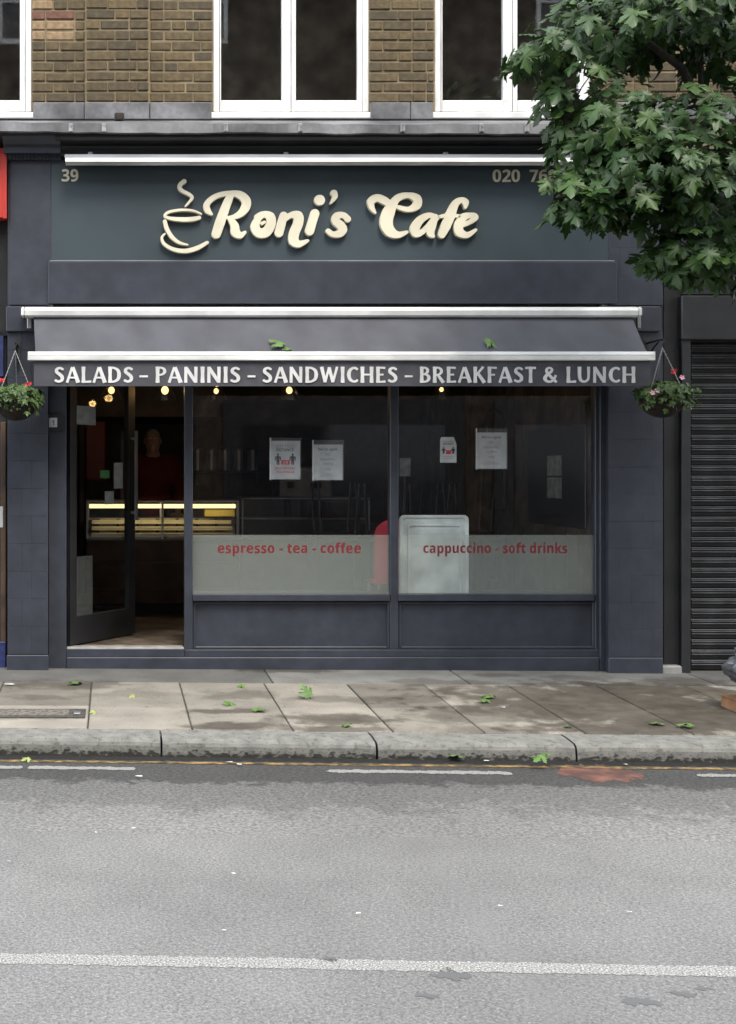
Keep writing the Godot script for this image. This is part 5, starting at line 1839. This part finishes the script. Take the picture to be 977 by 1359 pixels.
func build_window_things() -> void:
	var z := -0.052
	var zp := z + 0.0003
	# window board inside the panes
	var bd := thing("window_board", "navy window board inside the panes behind frosted film", "ledge", Vector3(X(520), 0.5, -0.25))
	bbox("board", bd, M.navy, Vector3(X(256.5), 0.50, -0.42), Vector3(X(790), Y(790.5), -0.096), 0.004)
	bbox("panel", bd, M.dark, Vector3(X(256.5), FLOOR, -0.40), Vector3(X(790), 0.499, -0.37), 0.0)
	# ---- notices
	for q in [[359, 585, 398.5, 636, true, "social distance notice with two figures and red lettering, largest", 581], [415.5, 590, 455, 637, false, "white we're open notice beside the social distance notice", 584], [632.5, 574, 672.5, 622, false, "white we're open notice above the cappuccino lettering", 568.5]]:
		var n := thing("window_notice", q[5], "notice", P((q[0] + q[2]) * 0.5, q[3], z))
		pb("sheet", n, M.paper, q[0], q[1], q[2], q[3], z, 0.001, 0.0)
		pb("sleeve", n, M.sleeve, q[0] - 1, q[6], q[2] + 1.5, q[3] + 1, z + 0.003, 0.001, 0.0)
		pb("sleeve_spine", n, M.paper, q[0] - 1, q[6], q[0] + 1, q[3] + 1, z + 0.0045, 0.001, 0.0)
		if q[4]:
			text(n, "KEEP YOUR", 366, 590, 391, 594.2, zp, M.greyink, "lettering", 0.0003)
			text(n, "DISTANCE", 367, 595, 390, 599, zp, M.ink, "lettering", 0.0003)
			figure_icon(n, 369.0, 601.5, 617, zp)
			figure_icon(n, 388.5, 601.5, 617, zp)
			pb("red_pill", n, M.redink, 373.5, 610.5, 384.5, 616.5, zp + 0.0004, 0.0004, 0.0002)
			text(n, "2 M", 376, 611.8, 382, 615.4, zp + 0.0005, M.paper, "lettering", 0.0003)
			text(n, "HELP PREVENT", 365.5, 620, 391.5, 623, zp, M.redink, "lettering", 0.0003)
			text(n, "THE SPREAD", 367, 625, 391, 628, zp, M.redink, "lettering", 0.0003)
		else:
			var ox: float = q[0] - 415.5
			var oy: float = q[1] - 590.0
			text(n, "We're open", 422 + ox, 594.5 + oy, 448 + ox, 599 + oy, zp, M.ink, "lettering", 0.0003, true, true)
			text(n, "for", 432 + ox, 601 + oy, 438 + ox, 604.5 + oy, zp, M.greyink, "lettering", 0.0003, true, true)
			text(n, "takeaway", 425 + ox, 607.5 + oy, 445 + ox, 612 + oy, zp, M.greyink, "lettering", 0.0003, true, true)
			text(n, "coffee", 429 + ox, 613.5 + oy, 442.5 + ox, 617.5 + oy, zp, M.greyink, "lettering", 0.0003, true, true)
			text(n, "only", 431 + ox, 620.5 + oy, 440 + ox, 624.5 + oy, zp, M.greyink, "lettering", 0.0003, true, true)
			pb("small_print", n, M.greyink, 428 + ox, 629 + oy, 442 + ox, 629.7 + oy, zp + 0.0002, 0.0002, 0.0)
			pb("small_print", n, M.greyink, 425 + ox, 631.4 + oy, 445 + ox, 632.1 + oy, zp + 0.0002, 0.0002, 0.0)
	var s := thing("window_sticker", "small white distance sticker with red block and cut top corners", "sticker", P(595, 614, z))
	var st := mb()
	prism(st, [Vector2(X(584, z), Y(614, z)), Vector2(X(606, z), Y(614, z)), Vector2(X(606, z), Y(590, z)), Vector2(X(602.5, z), Y(580, z)), Vector2(X(586, z), Y(580, z)), Vector2(X(584.3, z), Y(583, z))], z - 0.001, z)
	obj("sheet", st, M.paper, s)
	text(s, "KEEP YOUR", 587, 585, 602, 587.2, zp, M.greyink, "lettering", 0.0003)
	text(s, "DISTANCE", 588, 588, 602, 590.2, zp, M.ink, "lettering", 0.0003)
	figure_icon(s, 588.8, 593, 602.5, zp)
	figure_icon(s, 601.6, 593, 602.5, zp)
	pb("red_block", s, M.redink, 592, 597.5, 598.6, 602.5, zp + 0.0004, 0.0004, 0.0002)
	pb("small_print", s, M.greyink, 587.5, 605, 603, 605.8, zp + 0.0002, 0.0002, 0.0)
	pb("small_print", s, M.greyink, 589.5, 608, 601, 608.7, zp + 0.0002, 0.0002, 0.0)
	s = thing("blank_card", "plain card near the mullion inside with shade painted into its grey", "card", P(537, 632, -0.9))
	pb("sheet", s, M.shadedpaper, 530.5, 608, 545, 632, -0.9, 0.002, 0.0)
	pb("stand", s, M.dark, 536.5, 632, 538.5, 700, -0.905, 0.006, 0.001)
	# ---- white plastic panel with rounded corners and a moulded border
	var zw := -0.13
	var base := Y(790.6, zw)
	var pl := thing("plastic_panel", "white plastic panel with rounded corners and moulded border standing in window", "panel", Vector3(X(576, zw), base, zw))
	st = mb()
	prism(st, rrect(X(531, zw), base, X(622, zw), Y(684, zw), 0.035, 0.01), zw - 0.03, zw - 0.012)
	obj("sheet", st, M.plastic, pl)
	for e in [[530, 683.5, 623, 0.040, 0.0, 5.0], [541, 696, 613.5, 0.030, -0.003, 3.0]]:
		var outer := rrect(X(e[0], zw), base, X(e[2], zw), Y(e[1], zw), e[3], 0.008)
		var k: float = e[5]
		var inner := rrect(X(e[0] + k, zw), base + 0.014, X(e[2] - k, zw), Y(e[1] + k * 0.9, zw), e[3] * 0.75, 0.006)
		st = mb()
		var za: float = zw - 0.0119
		var zb: float = zw + e[4]
		for i in outer.size():
			var j := (i + 1) % outer.size()
			var c := [Vector3(outer[i].x, outer[i].y, za), Vector3(outer[j].x, outer[j].y, za), Vector3(inner[j].x, inner[j].y, za), Vector3(inner[i].x, inner[i].y, za)]
			var f := [outer[i].lerp(inner[i], 0.2), outer[j].lerp(inner[j], 0.2), inner[j].lerp(outer[j], 0.25), inner[i].lerp(outer[i], 0.25)]
			for q in 4:
				c.append(Vector3(f[q].x, f[q].y, zb))
			hexa(st, c)
		obj("border", st, M.plastic, pl)
	# ---- red plastic chair behind it
	var zc := -0.5
	var ch := thing("red_chair", "red plastic chair with rounded back beside the white panel", "chair", Vector3(X(522, zc), FLOOR, zc - 0.2))
	st = mb()
	prism(st, rrect(X(497, zc), FLOOR + 0.43, X(556, zc), Y(690, zc), 0.13, 0.03), zc - 0.02, zc)
	obj("backrest", st, M.chairred, ch)
	var sx0 := X(499, zc)
	var sx1 := X(554, zc)
	bbox("seat", ch, M.chairred, Vector3(sx0, FLOOR + 0.41, zc - 0.42), Vector3(sx1, FLOOR + 0.435, zc - 0.021), 0.01)
	for k in [[sx0 + 0.03, zc - 0.04], [sx1 - 0.03, zc - 0.04], [sx0 + 0.03, zc - 0.40], [sx1 - 0.03, zc - 0.40]]:
		st = mb()
		tube(st, [Vector3(k[0], FLOOR + 0.409, k[1]), Vector3(k[0], FLOOR, k[1])], [0.014, 0.012], 8)
		obj("leg", st, M.steel, ch)

# ---------------------------------------------------------------- leaves
func leaf_mesh(fold: float, droop: float) -> ArrayMesh:
	# five-lobed toothed leaf, unit length, stalk at the origin, tip towards +y, upper side towards +z
	var half := [[0.0, 0.04], [0.09, -0.03], [0.24, -0.13], [0.22, 0.0], [0.44, -0.02], [0.32, 0.12], [0.53, 0.20], [0.50, 0.29], [0.72, 0.50], [0.52, 0.45], [0.52, 0.60], [0.37, 0.48], [0.18, 0.40], [0.20, 0.59], [0.35, 0.70], [0.17, 0.73], [0.14, 0.85], [0.0, 1.06]]
	var out := []
	for p in half:
		out.append(Vector2(p[0], p[1]))
	for i in range(half.size() - 2, 0, -1):
		out.append(Vector2(-half[i][0], half[i][1]))
	var lift := func(p: Vector2) -> Vector3:
		return Vector3(p.x * (1.0 - 0.12 * fold), p.y, -fold * absf(p.x) * 0.5 - droop * p.y * p.y + 0.05 * sin(p.x * 9.0 + p.y * 7.0))
	var st := mb()
	st.set_smooth_group(0)
	var mid := Vector2(0.0, 0.30)
	for i in out.size():
		var a: Vector2 = out[i]
		var b: Vector2 = out[(i + 1) % out.size()]
		for q in [mid, b, a]:
			st.add_vertex(lift.call(q))
	# stalk
	st.set_smooth_group(1)
	for q in [[Vector3(-0.012, 0.05, 0.0), Vector3(0.012, 0.05, 0.0), Vector3(0.006, -0.34, 0.03)]]:
		for p in q:
			st.add_vertex(p)
	st.index()
	st.generate_normals()
	return st.commit()

func leaf_basis(out: Vector3, size: float) -> Basis:
	# upper side faces out and up, tip hangs down and outwards
	var n := (out * 0.75 + Vector3(0, 0.62, 0.25) + Vector3(rng.randfn(0, 0.38), rng.randfn(0, 0.30), rng.randfn(0, 0.38))).normalized()
	var tip := (Vector3(0, -0.75, 0) + out * 0.8 + Vector3(rng.randfn(0, 0.45), rng.randfn(0, 0.3), rng.randfn(0, 0.45)))
	tip = (tip - n * tip.dot(n)).normalized()
	return Basis(tip.cross(n), tip, n).scaled(Vector3.ONE * size)

# ---------------------------------------------------------------- hanging baskets
func build_baskets() -> void:
	var lm := leaf_mesh(0.3, 0.2)
	var fm := mb()
	for k in 5:
		var a := TAU * k / 5.0
		var c := Vector3(cos(a), sin(a), 0.15) * 0.5
		face(fm, [Vector3.ZERO, c.rotated(Vector3.BACK, -0.5), c * 1.4 + Vector3(0, 0, 0.1), c.rotated(Vector3.BACK, 0.5)], Vector3(0, 0, -1))
	var flower := fm.commit()
	for side in 2:
		var z := 0.40
		var c: Vector3 = [P(22, 531, z), P(879, 527, z)][side]
		var lab: String = ["hanging basket with trailing green plants beside the blue shop", "hanging basket with a red bloom in front of shuttered shop edge"][side]
		var b := thing("hanging_basket", lab, "hanging basket", c + Vector3(0, 0.19, 0))
		var st := mb()
		var pf := []
		for k in 9:
			var an := PI * 0.5 * k / 8.0
			pf.append(Vector2(sin(an) * 0.155, -cos(an) * 0.145))
		pf.append(Vector2(0.160, 0.012))
		pf.append(Vector2(0.145, 0.012))
		pf.append(Vector2(0.12, -0.02))
		pf.append(Vector2(0.0, -0.01))
		lathe(st, c, pf, 22)
		obj("bowl", st, M.coir, b)
		var top := c + Vector3(-0.01 + 0.02 * side, 0.345, -0.02)
		for k in 3:
			var a := TAU * k / 3.0 + 0.5
			st = mb()
			var e := c + Vector3(cos(a) * 0.15, 0.0, sin(a) * 0.15)
			var pts := []
			var rad := []
			for i in 29:
				pts.append(top.lerp(e, i / 28.0))
				rad.append(0.0045 if i % 2 == 0 else 0.0022)
			tube(st, pts, rad, 6)
			obj("chain", st, M.chain, b)
		st = mb()
		tube(st, [top, top + Vector3(0, 0.03, 0), top + Vector3(0.012, 0.05, 0), top + Vector3(0, 0.065, 0)], [0.004, 0.004, 0.004, 0.004], 6)
		obj("hook", st, M.iron, b)
		# scrolled wall bracket
		var wz := 0.126
		var by := top.y + 0.058
		var br := thing("basket_bracket", ["black iron bracket on the pilaster block beside the blue shop", "black iron bracket on the pilaster block by the shutter"][side], "bracket", Vector3(top.x, by, wz))
		st = mb()
		tube(st, [Vector3(top.x, by, wz), Vector3(top.x, by + 0.004, z - 0.08), Vector3(top.x, by, z)], [0.008, 0.008, 0.006], 8)
		obj("arm", st, M.iron, br)
		st = mb()
		tube(st, [Vector3(top.x, by - 0.12, wz + 0.004), Vector3(top.x, by - 0.05, wz + 0.10), Vector3(top.x, by - 0.006, wz + 0.20)], [0.006, 0.006, 0.006], 8)
		obj("stay", st, M.iron, br)
		bbox("wall_plate", br, M.iron, Vector3(top.x - 0.018, by - 0.14, wz), Vector3(top.x + 0.018, by + 0.03, wz + 0.006), 0.002)
		# planting
		var mm := MultiMesh.new()
		mm.transform_format = MultiMesh.TRANSFORM_3D
		mm.use_colors = true
		mm.mesh = lm
		mm.instance_count = 620
		for i in 620:
			var a := rng.randf() * TAU
			var r := sqrt(rng.randf()) * 0.185
			var hgt := rng.randf() * (0.115 - r * 0.28)
			var p := c + Vector3(cos(a) * r, 0.01 + hgt, sin(a) * r)
			if side == 1 and i % 4 == 0:
				p += Vector3(0.10 * rng.randf(), -0.01, 0.0)
			if r > 0.13 and rng.randf() < 0.55:
				p.y -= 0.10 * rng.randf()
			mm.set_instance_transform(i, Transform3D(leaf_basis((p - c).normalized(), rng.randf_range(0.022, 0.05)), p))
			var col := Color(0.034, 0.070, 0.018).lerp(Color(0.088, 0.138, 0.04), rng.randf())
			mm.set_instance_color(i, col)
		var fo := MultiMeshInstance3D.new()
		fo.name = "planting"
		fo.multimesh = mm
		fo.material_override = M.foliage
		fo.set_meta("kind", "stuff")
		b.add_child(fo)
		fo.position = -b.position
		var blooms := [[[-0.09, 0.13, 0.09], [0.09, 0.11, 0.10], [-0.15, 0.10, 0.05]], [[0.03, 0.17, 0.10]]][side] as Array
		for q in blooms:
			for k in 7:
				var p2 := c + Vector3(q[0], q[1], q[2]) + Vector3(rng.randfn(0, 0.009), rng.randfn(0, 0.007), rng.randfn(0, 0.008))
				add("red_flower", flower, M.redflower, b, p2, Basis.from_euler(Vector3(rng.randfn(0, 0.5), rng.randfn(0, 0.5), rng.randf() * 6.0)).scaled(Vector3.ONE * 0.017))
		if side == 1:
			for q in [[-0.10, 0.035, 0.15], [-0.13, 0.02, 0.14], [0.10, 0.13, 0.08]]:
				add("pink_flower", flower, M.pinkflower, b, c + Vector3(q[0], q[1], q[2]), Basis.from_euler(Vector3(-0.3, 0, rng.randf() * 6.0)).scaled(Vector3.ONE * 0.03))

# ---------------------------------------------------------------- street tree
func build_tree() -> void:
	var zt := 1.62
	var root := G(5.15, 1.45)
	var t := thing("maple_tree", "broad-leaved maple street tree with dense dark green toothed leaves", "tree", root)
	var st := mb()
	var tr := [root + Vector3(0, -0.05, 0), root + Vector3(0.02, 0.4, 0), root + Vector3(-0.03, 1.3, 0.03), root + Vector3(0.02, 2.3, 0.05), root + Vector3(-0.02, 3.4, 0.06), root + Vector3(0.06, 4.6, 0.1), root + Vector3(0.0, 5.8, 0.1)]
	tube(st, tr, [0.17, 0.125, 0.11, 0.10, 0.085, 0.06, 0.03], 14)
	obj("trunk", st, M.bark, t)
	# limbs: the one at px 915-940 rises in front of the wall
	var limb_px := [
		[[1105, 330, 1.6], [1010, 270, 1.62], [950, 190, 1.62], [931, 120, 1.62], [926, 40, 1.6], [905, -60, 1.58]],
		[[934, 150, 1.62], [905, 90, 1.66], [880, 72, 1.7], [840, 40, 1.72], [770, 30, 1.72], [705, 60, 1.75]],
		[[928, 80, 1.62], [955, 45, 1.6], [985, 0, 1.58]],
		[[945, 180, 1.62], [890, 190, 1.7], [820, 185, 1.75], [750, 160, 1.78]],
		[[960, 210, 1.64], [890, 240, 1.72], [800, 250, 1.78], [735, 265, 1.8]],
		[[1050, 300, 1.6], [980, 320, 1.66], [920, 335, 1.7], [880, 350, 1.72]],
		[[1105, 200, 1.6], [1040, 120, 1.5], [1000, 20, 1.5], [960, -120, 1.5]],
	]
	var limbs := []
	for l in limb_px:
		var pts := []
		var rad := []
		for i in l.size():
			pts.append(P(l[i][0], l[i][1], l[i][2]))
			rad.append(lerpf(0.030 if l.size() > 4 else 0.018, 0.007, float(i) / (l.size() - 1)))
		limbs.append(pts)
		st = mb()
		tube(st, pts, rad, 8)
		obj("limb", st, M.bark, t)
	for k in 7:
		var a := TAU * k / 7.0 + 0.3
		var s: Vector3 = tr[3].lerp(tr[6], k / 7.0)
		st = mb()
		tube(st, [s, s + Vector3(cos(a) * 0.8, 0.45, sin(a) * 0.7), s + Vector3(cos(a) * 1.7, 0.95, sin(a) * 1.4)], [0.045, 0.03, 0.01], 8)
		obj("limb", st, M.bark, t)
	# crown volumes: centre (photo pixel, depth), radii in metres
	var vols := []
	for q in [[850, 35, 1.65, 0.58, 0.30, 0.60, 250], [730, 58, 1.75, 0.24, 0.12, 0.28, 50], [690, 75, 1.78, 0.08, 0.05, 0.12, 9], [768, 115, 1.70, 0.23, 0.19, 0.34, 70], [815, 172, 1.70, 0.37, 0.24, 0.45, 150], [860, 228, 1.72, 0.47, 0.25, 0.50, 200], [766, 262, 1.78, 0.17, 0.17, 0.24, 45], [742, 238, 1.80, 0.10, 0.05, 0.12, 9], [810, 276, 1.75, 0.24, 0.12, 0.30, 60],
			[940, 165, 1.70, 0.40, 0.28, 0.45, 130], [945, 255, 1.72, 0.42, 0.28, 0.45, 150], [925, 334, 1.68, 0.29, 0.17, 0.40, 110], [985, 343, 1.68, 0.32, 0.17, 0.42, 100], [985, 30, 1.6, 0.42, 0.34, 0.5, 150], [880, -60, 1.6, 0.7, 0.40, 0.8, 200]]:
		var c := P(q[0], q[1], q[2])
		vols.append([c, Vector3(q[3], q[4], q[5]), int(q[6] * 1.2)])
	# the rest of the crown, beyond the frame
	for q in [[4.7, 3.6, 1.6, 0.9, 0.7, 0.9, 230], [5.8, 3.9, 1.5, 1.1, 0.8, 1.1, 280], [5.3, 5.1, 1.6, 1.2, 0.9, 1.2, 350], [5.4, 6.2, 1.6, 0.8, 0.7, 0.8, 160]]:
		vols.append([Vector3(q[0], q[1], q[2]), Vector3(q[3], q[4], q[5]), q[6]])
	var gap_c := P(887, 88, 1.7)
	var hole := P(772, 112, 1.7)
	var gap_r := Vector2(0.31, 0.135)
	var spots := []
	for v in vols:
		for i in v[2]:
			var d := Vector3(rng.randfn(), rng.randfn(), rng.randfn()).normalized()
			var r := pow(rng.randf(), 0.28)
			if rng.randf() < 0.22:
				r *= 0.7
			var p: Vector3 = v[0] + d * v[1] * r
			var g := Vector2((p.x - gap_c.x) / gap_r.x, (p.y - gap_c.y) / gap_r.y)
			if g.length() < 1.0:
				continue
			if p.distance_to(Vector3(hole.x, hole.y, p.z)) < 0.11 and rng.randf() < 0.85:
				continue
			if p.z < 0.62:
				continue
			var out := (d * 0.8 + Vector3(-0.15, 0, 0.35)).normalized()
			spots.append([p, out, r])
	# twigs from limbs to a share of the leaves
	st = mb()
	var ntw := 0
	for i in spots.size():
		if i % 9 != 0:
			continue
		var best := Vector3.ZERO
		var bd := 1e9
		for l in limbs:
			for p in l:
				var d2: float = p.distance_squared_to(spots[i][0])
				if d2 < bd:
					bd = d2
					best = p
		if bd < 0.5 and bd > 0.01:
			var e: Vector3 = spots[i][0]
			tube(st, [best, best.lerp(e, 0.5) + Vector3(0, 0.03, 0), e], [0.005, 0.004, 0.002], 4)
			ntw += 1
	var tw := obj("twigs", st, M.bark, t)
	tw.set_meta("kind", "stuff")
	var meshes := [leaf_mesh(0.25, 0.15), leaf_mesh(0.55, 0.30), leaf_mesh(0.1, 0.45), leaf_mesh(0.4, 0.05)]
	# the leaves that show largest are single parts, the rest one mass
	var order := []
	for i in spots.size():
		var p: Vector3 = spots[i][0]
		var px := PX + p.x * S * D / (D - p.z)
		var py := PY - (p.y - CH) * S * D / (D - p.z)
		var seen := px > 650 and px < 975 and py > -5 and py < 405
		order.append([p.z + spots[i][2] * 0.3 if seen else -10.0, i])
	order.sort_custom(func(a, b): return a[0] > b[0])
	var many := MultiMesh.new()
	many.transform_format = MultiMesh.TRANSFORM_3D
	many.use_colors = true
	many.mesh = meshes[0]
	many.instance_count = order.size() - 300
	for k in order.size():
		var s: Array = spots[order[k][1]]
		var ba := leaf_basis(s[1], rng.randf_range(0.06, 0.15))
		if k < 300:
			add("leaf", meshes[rng.randi() % 4], M.leaves[rng.randi() % 5], t, s[0], ba)
		else:
			many.set_instance_transform(k - 300, Transform3D(ba, s[0]))
			var c := Color(0.020, 0.050, 0.012).lerp(Color(0.042, 0.086, 0.020), rng.randf())
			many.set_instance_color(k - 300, c)
	var fo := MultiMeshInstance3D.new()
	fo.name = "foliage"
	fo.multimesh = many
	fo.material_override = M.foliage
	fo.set_meta("kind", "stuff")
	t.add_child(fo)
	fo.position = -t.position

# ---------------------------------------------------------------- small things in the street
func build_street_things() -> void:
	var lm := leaf_mesh(0.5, 0.25)
	var lie := func(at: Vector3, size: float, m: Material, label: String, tilt := 0.15) -> void:
		var n := Vector3(rng.randfn(0, tilt), 1, rng.randfn(0, tilt)).normalized()
		var d := Vector3(cos(rng.randf() * TAU), 0, sin(rng.randf() * TAU))
		d = (d - n * d.dot(n)).normalized()
		var o := add("fallen_leaf", lm, m, self, at + Vector3(0, 0.012 + 0.12 * size, 0), Basis(d.cross(n), d, n).scaled(Vector3.ONE * size))
		tag(o, label, "leaf", "fallen leaves")
	for q in [[105, 910, 0.10], [322, 912, 0.07], [300, 935, 0.09], [338, 944, 0.08], [655, 928, 0.09], [645, 932, 0.07], [872, 964, 0.08], [918, 966, 0.09], [465, 965, 0.07], [755, 967, 0.05]]:
		lie.call(ground_at(q[0], q[1]), q[2], M.fallen, "small green leaf fallen on the pavement slabs")
	tag(add("fallen_leaf", lm, M.fallen, self, ground_at(412, 928, 0.02), Basis.from_euler(Vector3(-0.5, 0.5, 0.3)).scaled(Vector3.ONE * 0.10)), "green leaf standing upright on the pavement slabs", "leaf", "fallen leaves")
	for q in [[610, 1006, 0.08], [720, 1005, 0.08], [724, 1001, 0.06]]:
		lie.call(ground_at(q[0], q[1] + 3), q[2], M.fallen, "green leaf lying in the gutter by the kerb", 0.5)
	for q in [[39, 1010, 0.05], [125, 947, 0.05], [178, 926, 0.04]]:
		lie.call(ground_at(q[0], q[1]), q[2], M.fallenpale, "small yellowish leaf on the ground", 0.3)
	for q in [[376, 459, 0.11, 0.46], [647, 451, 0.12, 0.40], [384, 466, 0.06, 0.49]]:
		var p := P(q[0], q[1], q[3])
		var o := add("fallen_leaf", lm, M.fallen, self, p + Vector3(0, 0.012, 0), Basis.from_euler(Vector3(-0.9, rng.randf() * 2.0, rng.randf() * 6.0)).scaled(Vector3.ONE * q[2]))
		tag(o, "green leaf lying on the awning cloth", "leaf", "leaves on the awning")
	# scraps of paper
	for q in [[12, 910, 0.05, 0.02], [305, 1014, 0.025, 0.012], [318, 1017, 0.02, 0.012], [668, 941, 0.02, 0.012], [830, 1017, 0.02, 0.012], [185, 1033, 0.025, 0.012], [645, 1012, 0.02, 0.01], [476, 1216, 0.014, 0.006], [178, 1102, 0.012, 0.006], [310, 1163, 0.01, 0.005], [298, 1239, 0.012, 0.006], [128, 1108, 0.01, 0.005], [12, 1146, 0.012, 0.006], [664, 1206, 0.01, 0.005], [835, 1214, 0.014, 0.005]]:
		var st := mb()
		var c := ground_at(q[0], q[1], 0.010)
		var pts := []
		for k in 6:
			var a := TAU * k / 6.0
			pts.append(c + Vector3(cos(a) * q[2] * rng.randf_range(0.6, 1.1), rng.randf_range(0.0, 0.004), sin(a) * q[3] * rng.randf_range(0.6, 1.1)))
		sheet(st, pts)
		var place := "pavement" if q[1] < 975 else ("gutter strip" if q[1] < 1040 else "grey road")
		tag(obj("paper_scrap", st, M.litter), "tiny white scrap lying on the " + place, "scrap", "white scraps on the ground")
	# cover in the pavement
	var a := ground_at(-40, 941)
	var b := ground_at(113, 954)
	var mc := thing("access_cover", "rectangular iron framed access cover set in the paving slabs", "cover", Vector3((a.x + b.x) * 0.5, gy(0, 1.5), (a.z + b.z) * 0.5))
	var y := gy((a.x + b.x) * 0.5, 1.5)
	bbox("frame", mc, mat(Color(0.06, 0.052, 0.045), 0.8, "blotch", 5.0), Vector3(a.x - 0.4, y - 0.02, a.z), Vector3(b.x, y + 0.006, b.z), 0.003)
	bbox("infill", mc, mat(Color(0.17, 0.15, 0.125), 0.9, "blotch", 6.0, 0.4, "grain"), Vector3(a.x - 0.36, y - 0.01, a.z + 0.035), Vector3(b.x - 0.10, y + 0.0095, b.z - 0.035), 0.002)
	bbox("lifting_key", mc, M.steel, Vector3(b.x - 0.07, y, a.z + 0.1), Vector3(b.x - 0.03, y + 0.010, a.z + 0.16), 0.002)
	# ---- refuse bag on a flattened carton by the shutter
	var c0 := ground_at(962, 950) + Vector3(0.115, 0, 0)
	var card := thing("cardboard_box", "flat orange-brown cardboard box under the grey refuse bag", "box", c0 + Vector3(0.25, 0, -0.15))
	bbox("carton", card, M.card, c0 + Vector3(0, 0.0, -0.28), c0 + Vector3(0.5, 0.075, 0.0), 0.004)
	bbox("lid_flap", card, M.card, c0 + Vector3(-0.008, 0.0755, -0.288), c0 + Vector3(0.508, 0.081, 0.008), 0.002)
	bbox("tape", card, M.tan, c0 + Vector3(0.05, 0.01, 0.0005), c0 + Vector3(0.09, 0.07, 0.002), 0.0)
	var bag := thing("refuse_bag", "knotted grey plastic refuse bag beside the roller shutter", "refuse bag", c0 + Vector3(0.25, 0.082, -0.15))
	var st := mb()
	var wob := noise(123, 3.0, 2)
	var bc := c0 + Vector3(0.235, 0.262, -0.13)
	var rows := 44
	var cols := 64
	st.set_smooth_group(0)
	var grid := []
	for j in rows + 1:
		var v := PI * j / rows
		var row := []
		for i in cols:
			var u := TAU * i / cols
			var d := Vector3(sin(v) * cos(u), cos(v), sin(v) * sin(u))
			var r := 1.0 + wob.get_noise_3dv(d * 0.5) * 0.22 - 0.16 * absf(wob.get_noise_3dv(d * 0.9 + Vector3(7, 0, 0))) - 0.10 * absf(wob.get_noise_3dv(d * Vector3(2.0, 0.7, 2.0)))
			var p := d * Vector3(0.27, 0.20, 0.19) * r
			if d.y > 0.75:
				p.x *= 1.0 - (d.y - 0.75) * 2.6
				p.z *= 1.0 - (d.y - 0.75) * 2.6
				p.y += (d.y - 0.75) * 0.28
			p.y = maxf(p.y, -0.180)
			row.append(bc + p)
		grid.append(row)
	for j in rows:
		for i in cols:
			var k := (i + 1) % cols
			for q in [grid[j][i], grid[j + 1][k], grid[j + 1][i], grid[j][i], grid[j][k], grid[j + 1][k]]:
				st.add_vertex(q)
	st.index()
	st.generate_normals()
	obj("sack", st, M.bag, bag)
	st = mb()
	tube(st, [bc + Vector3(0, 0.20, 0), bc + Vector3(0.01, 0.25, 0), bc + Vector3(0.04, 0.29, 0.01)], [0.025, 0.018, 0.035], 9)
	obj("knot", st, M.bag, bag)
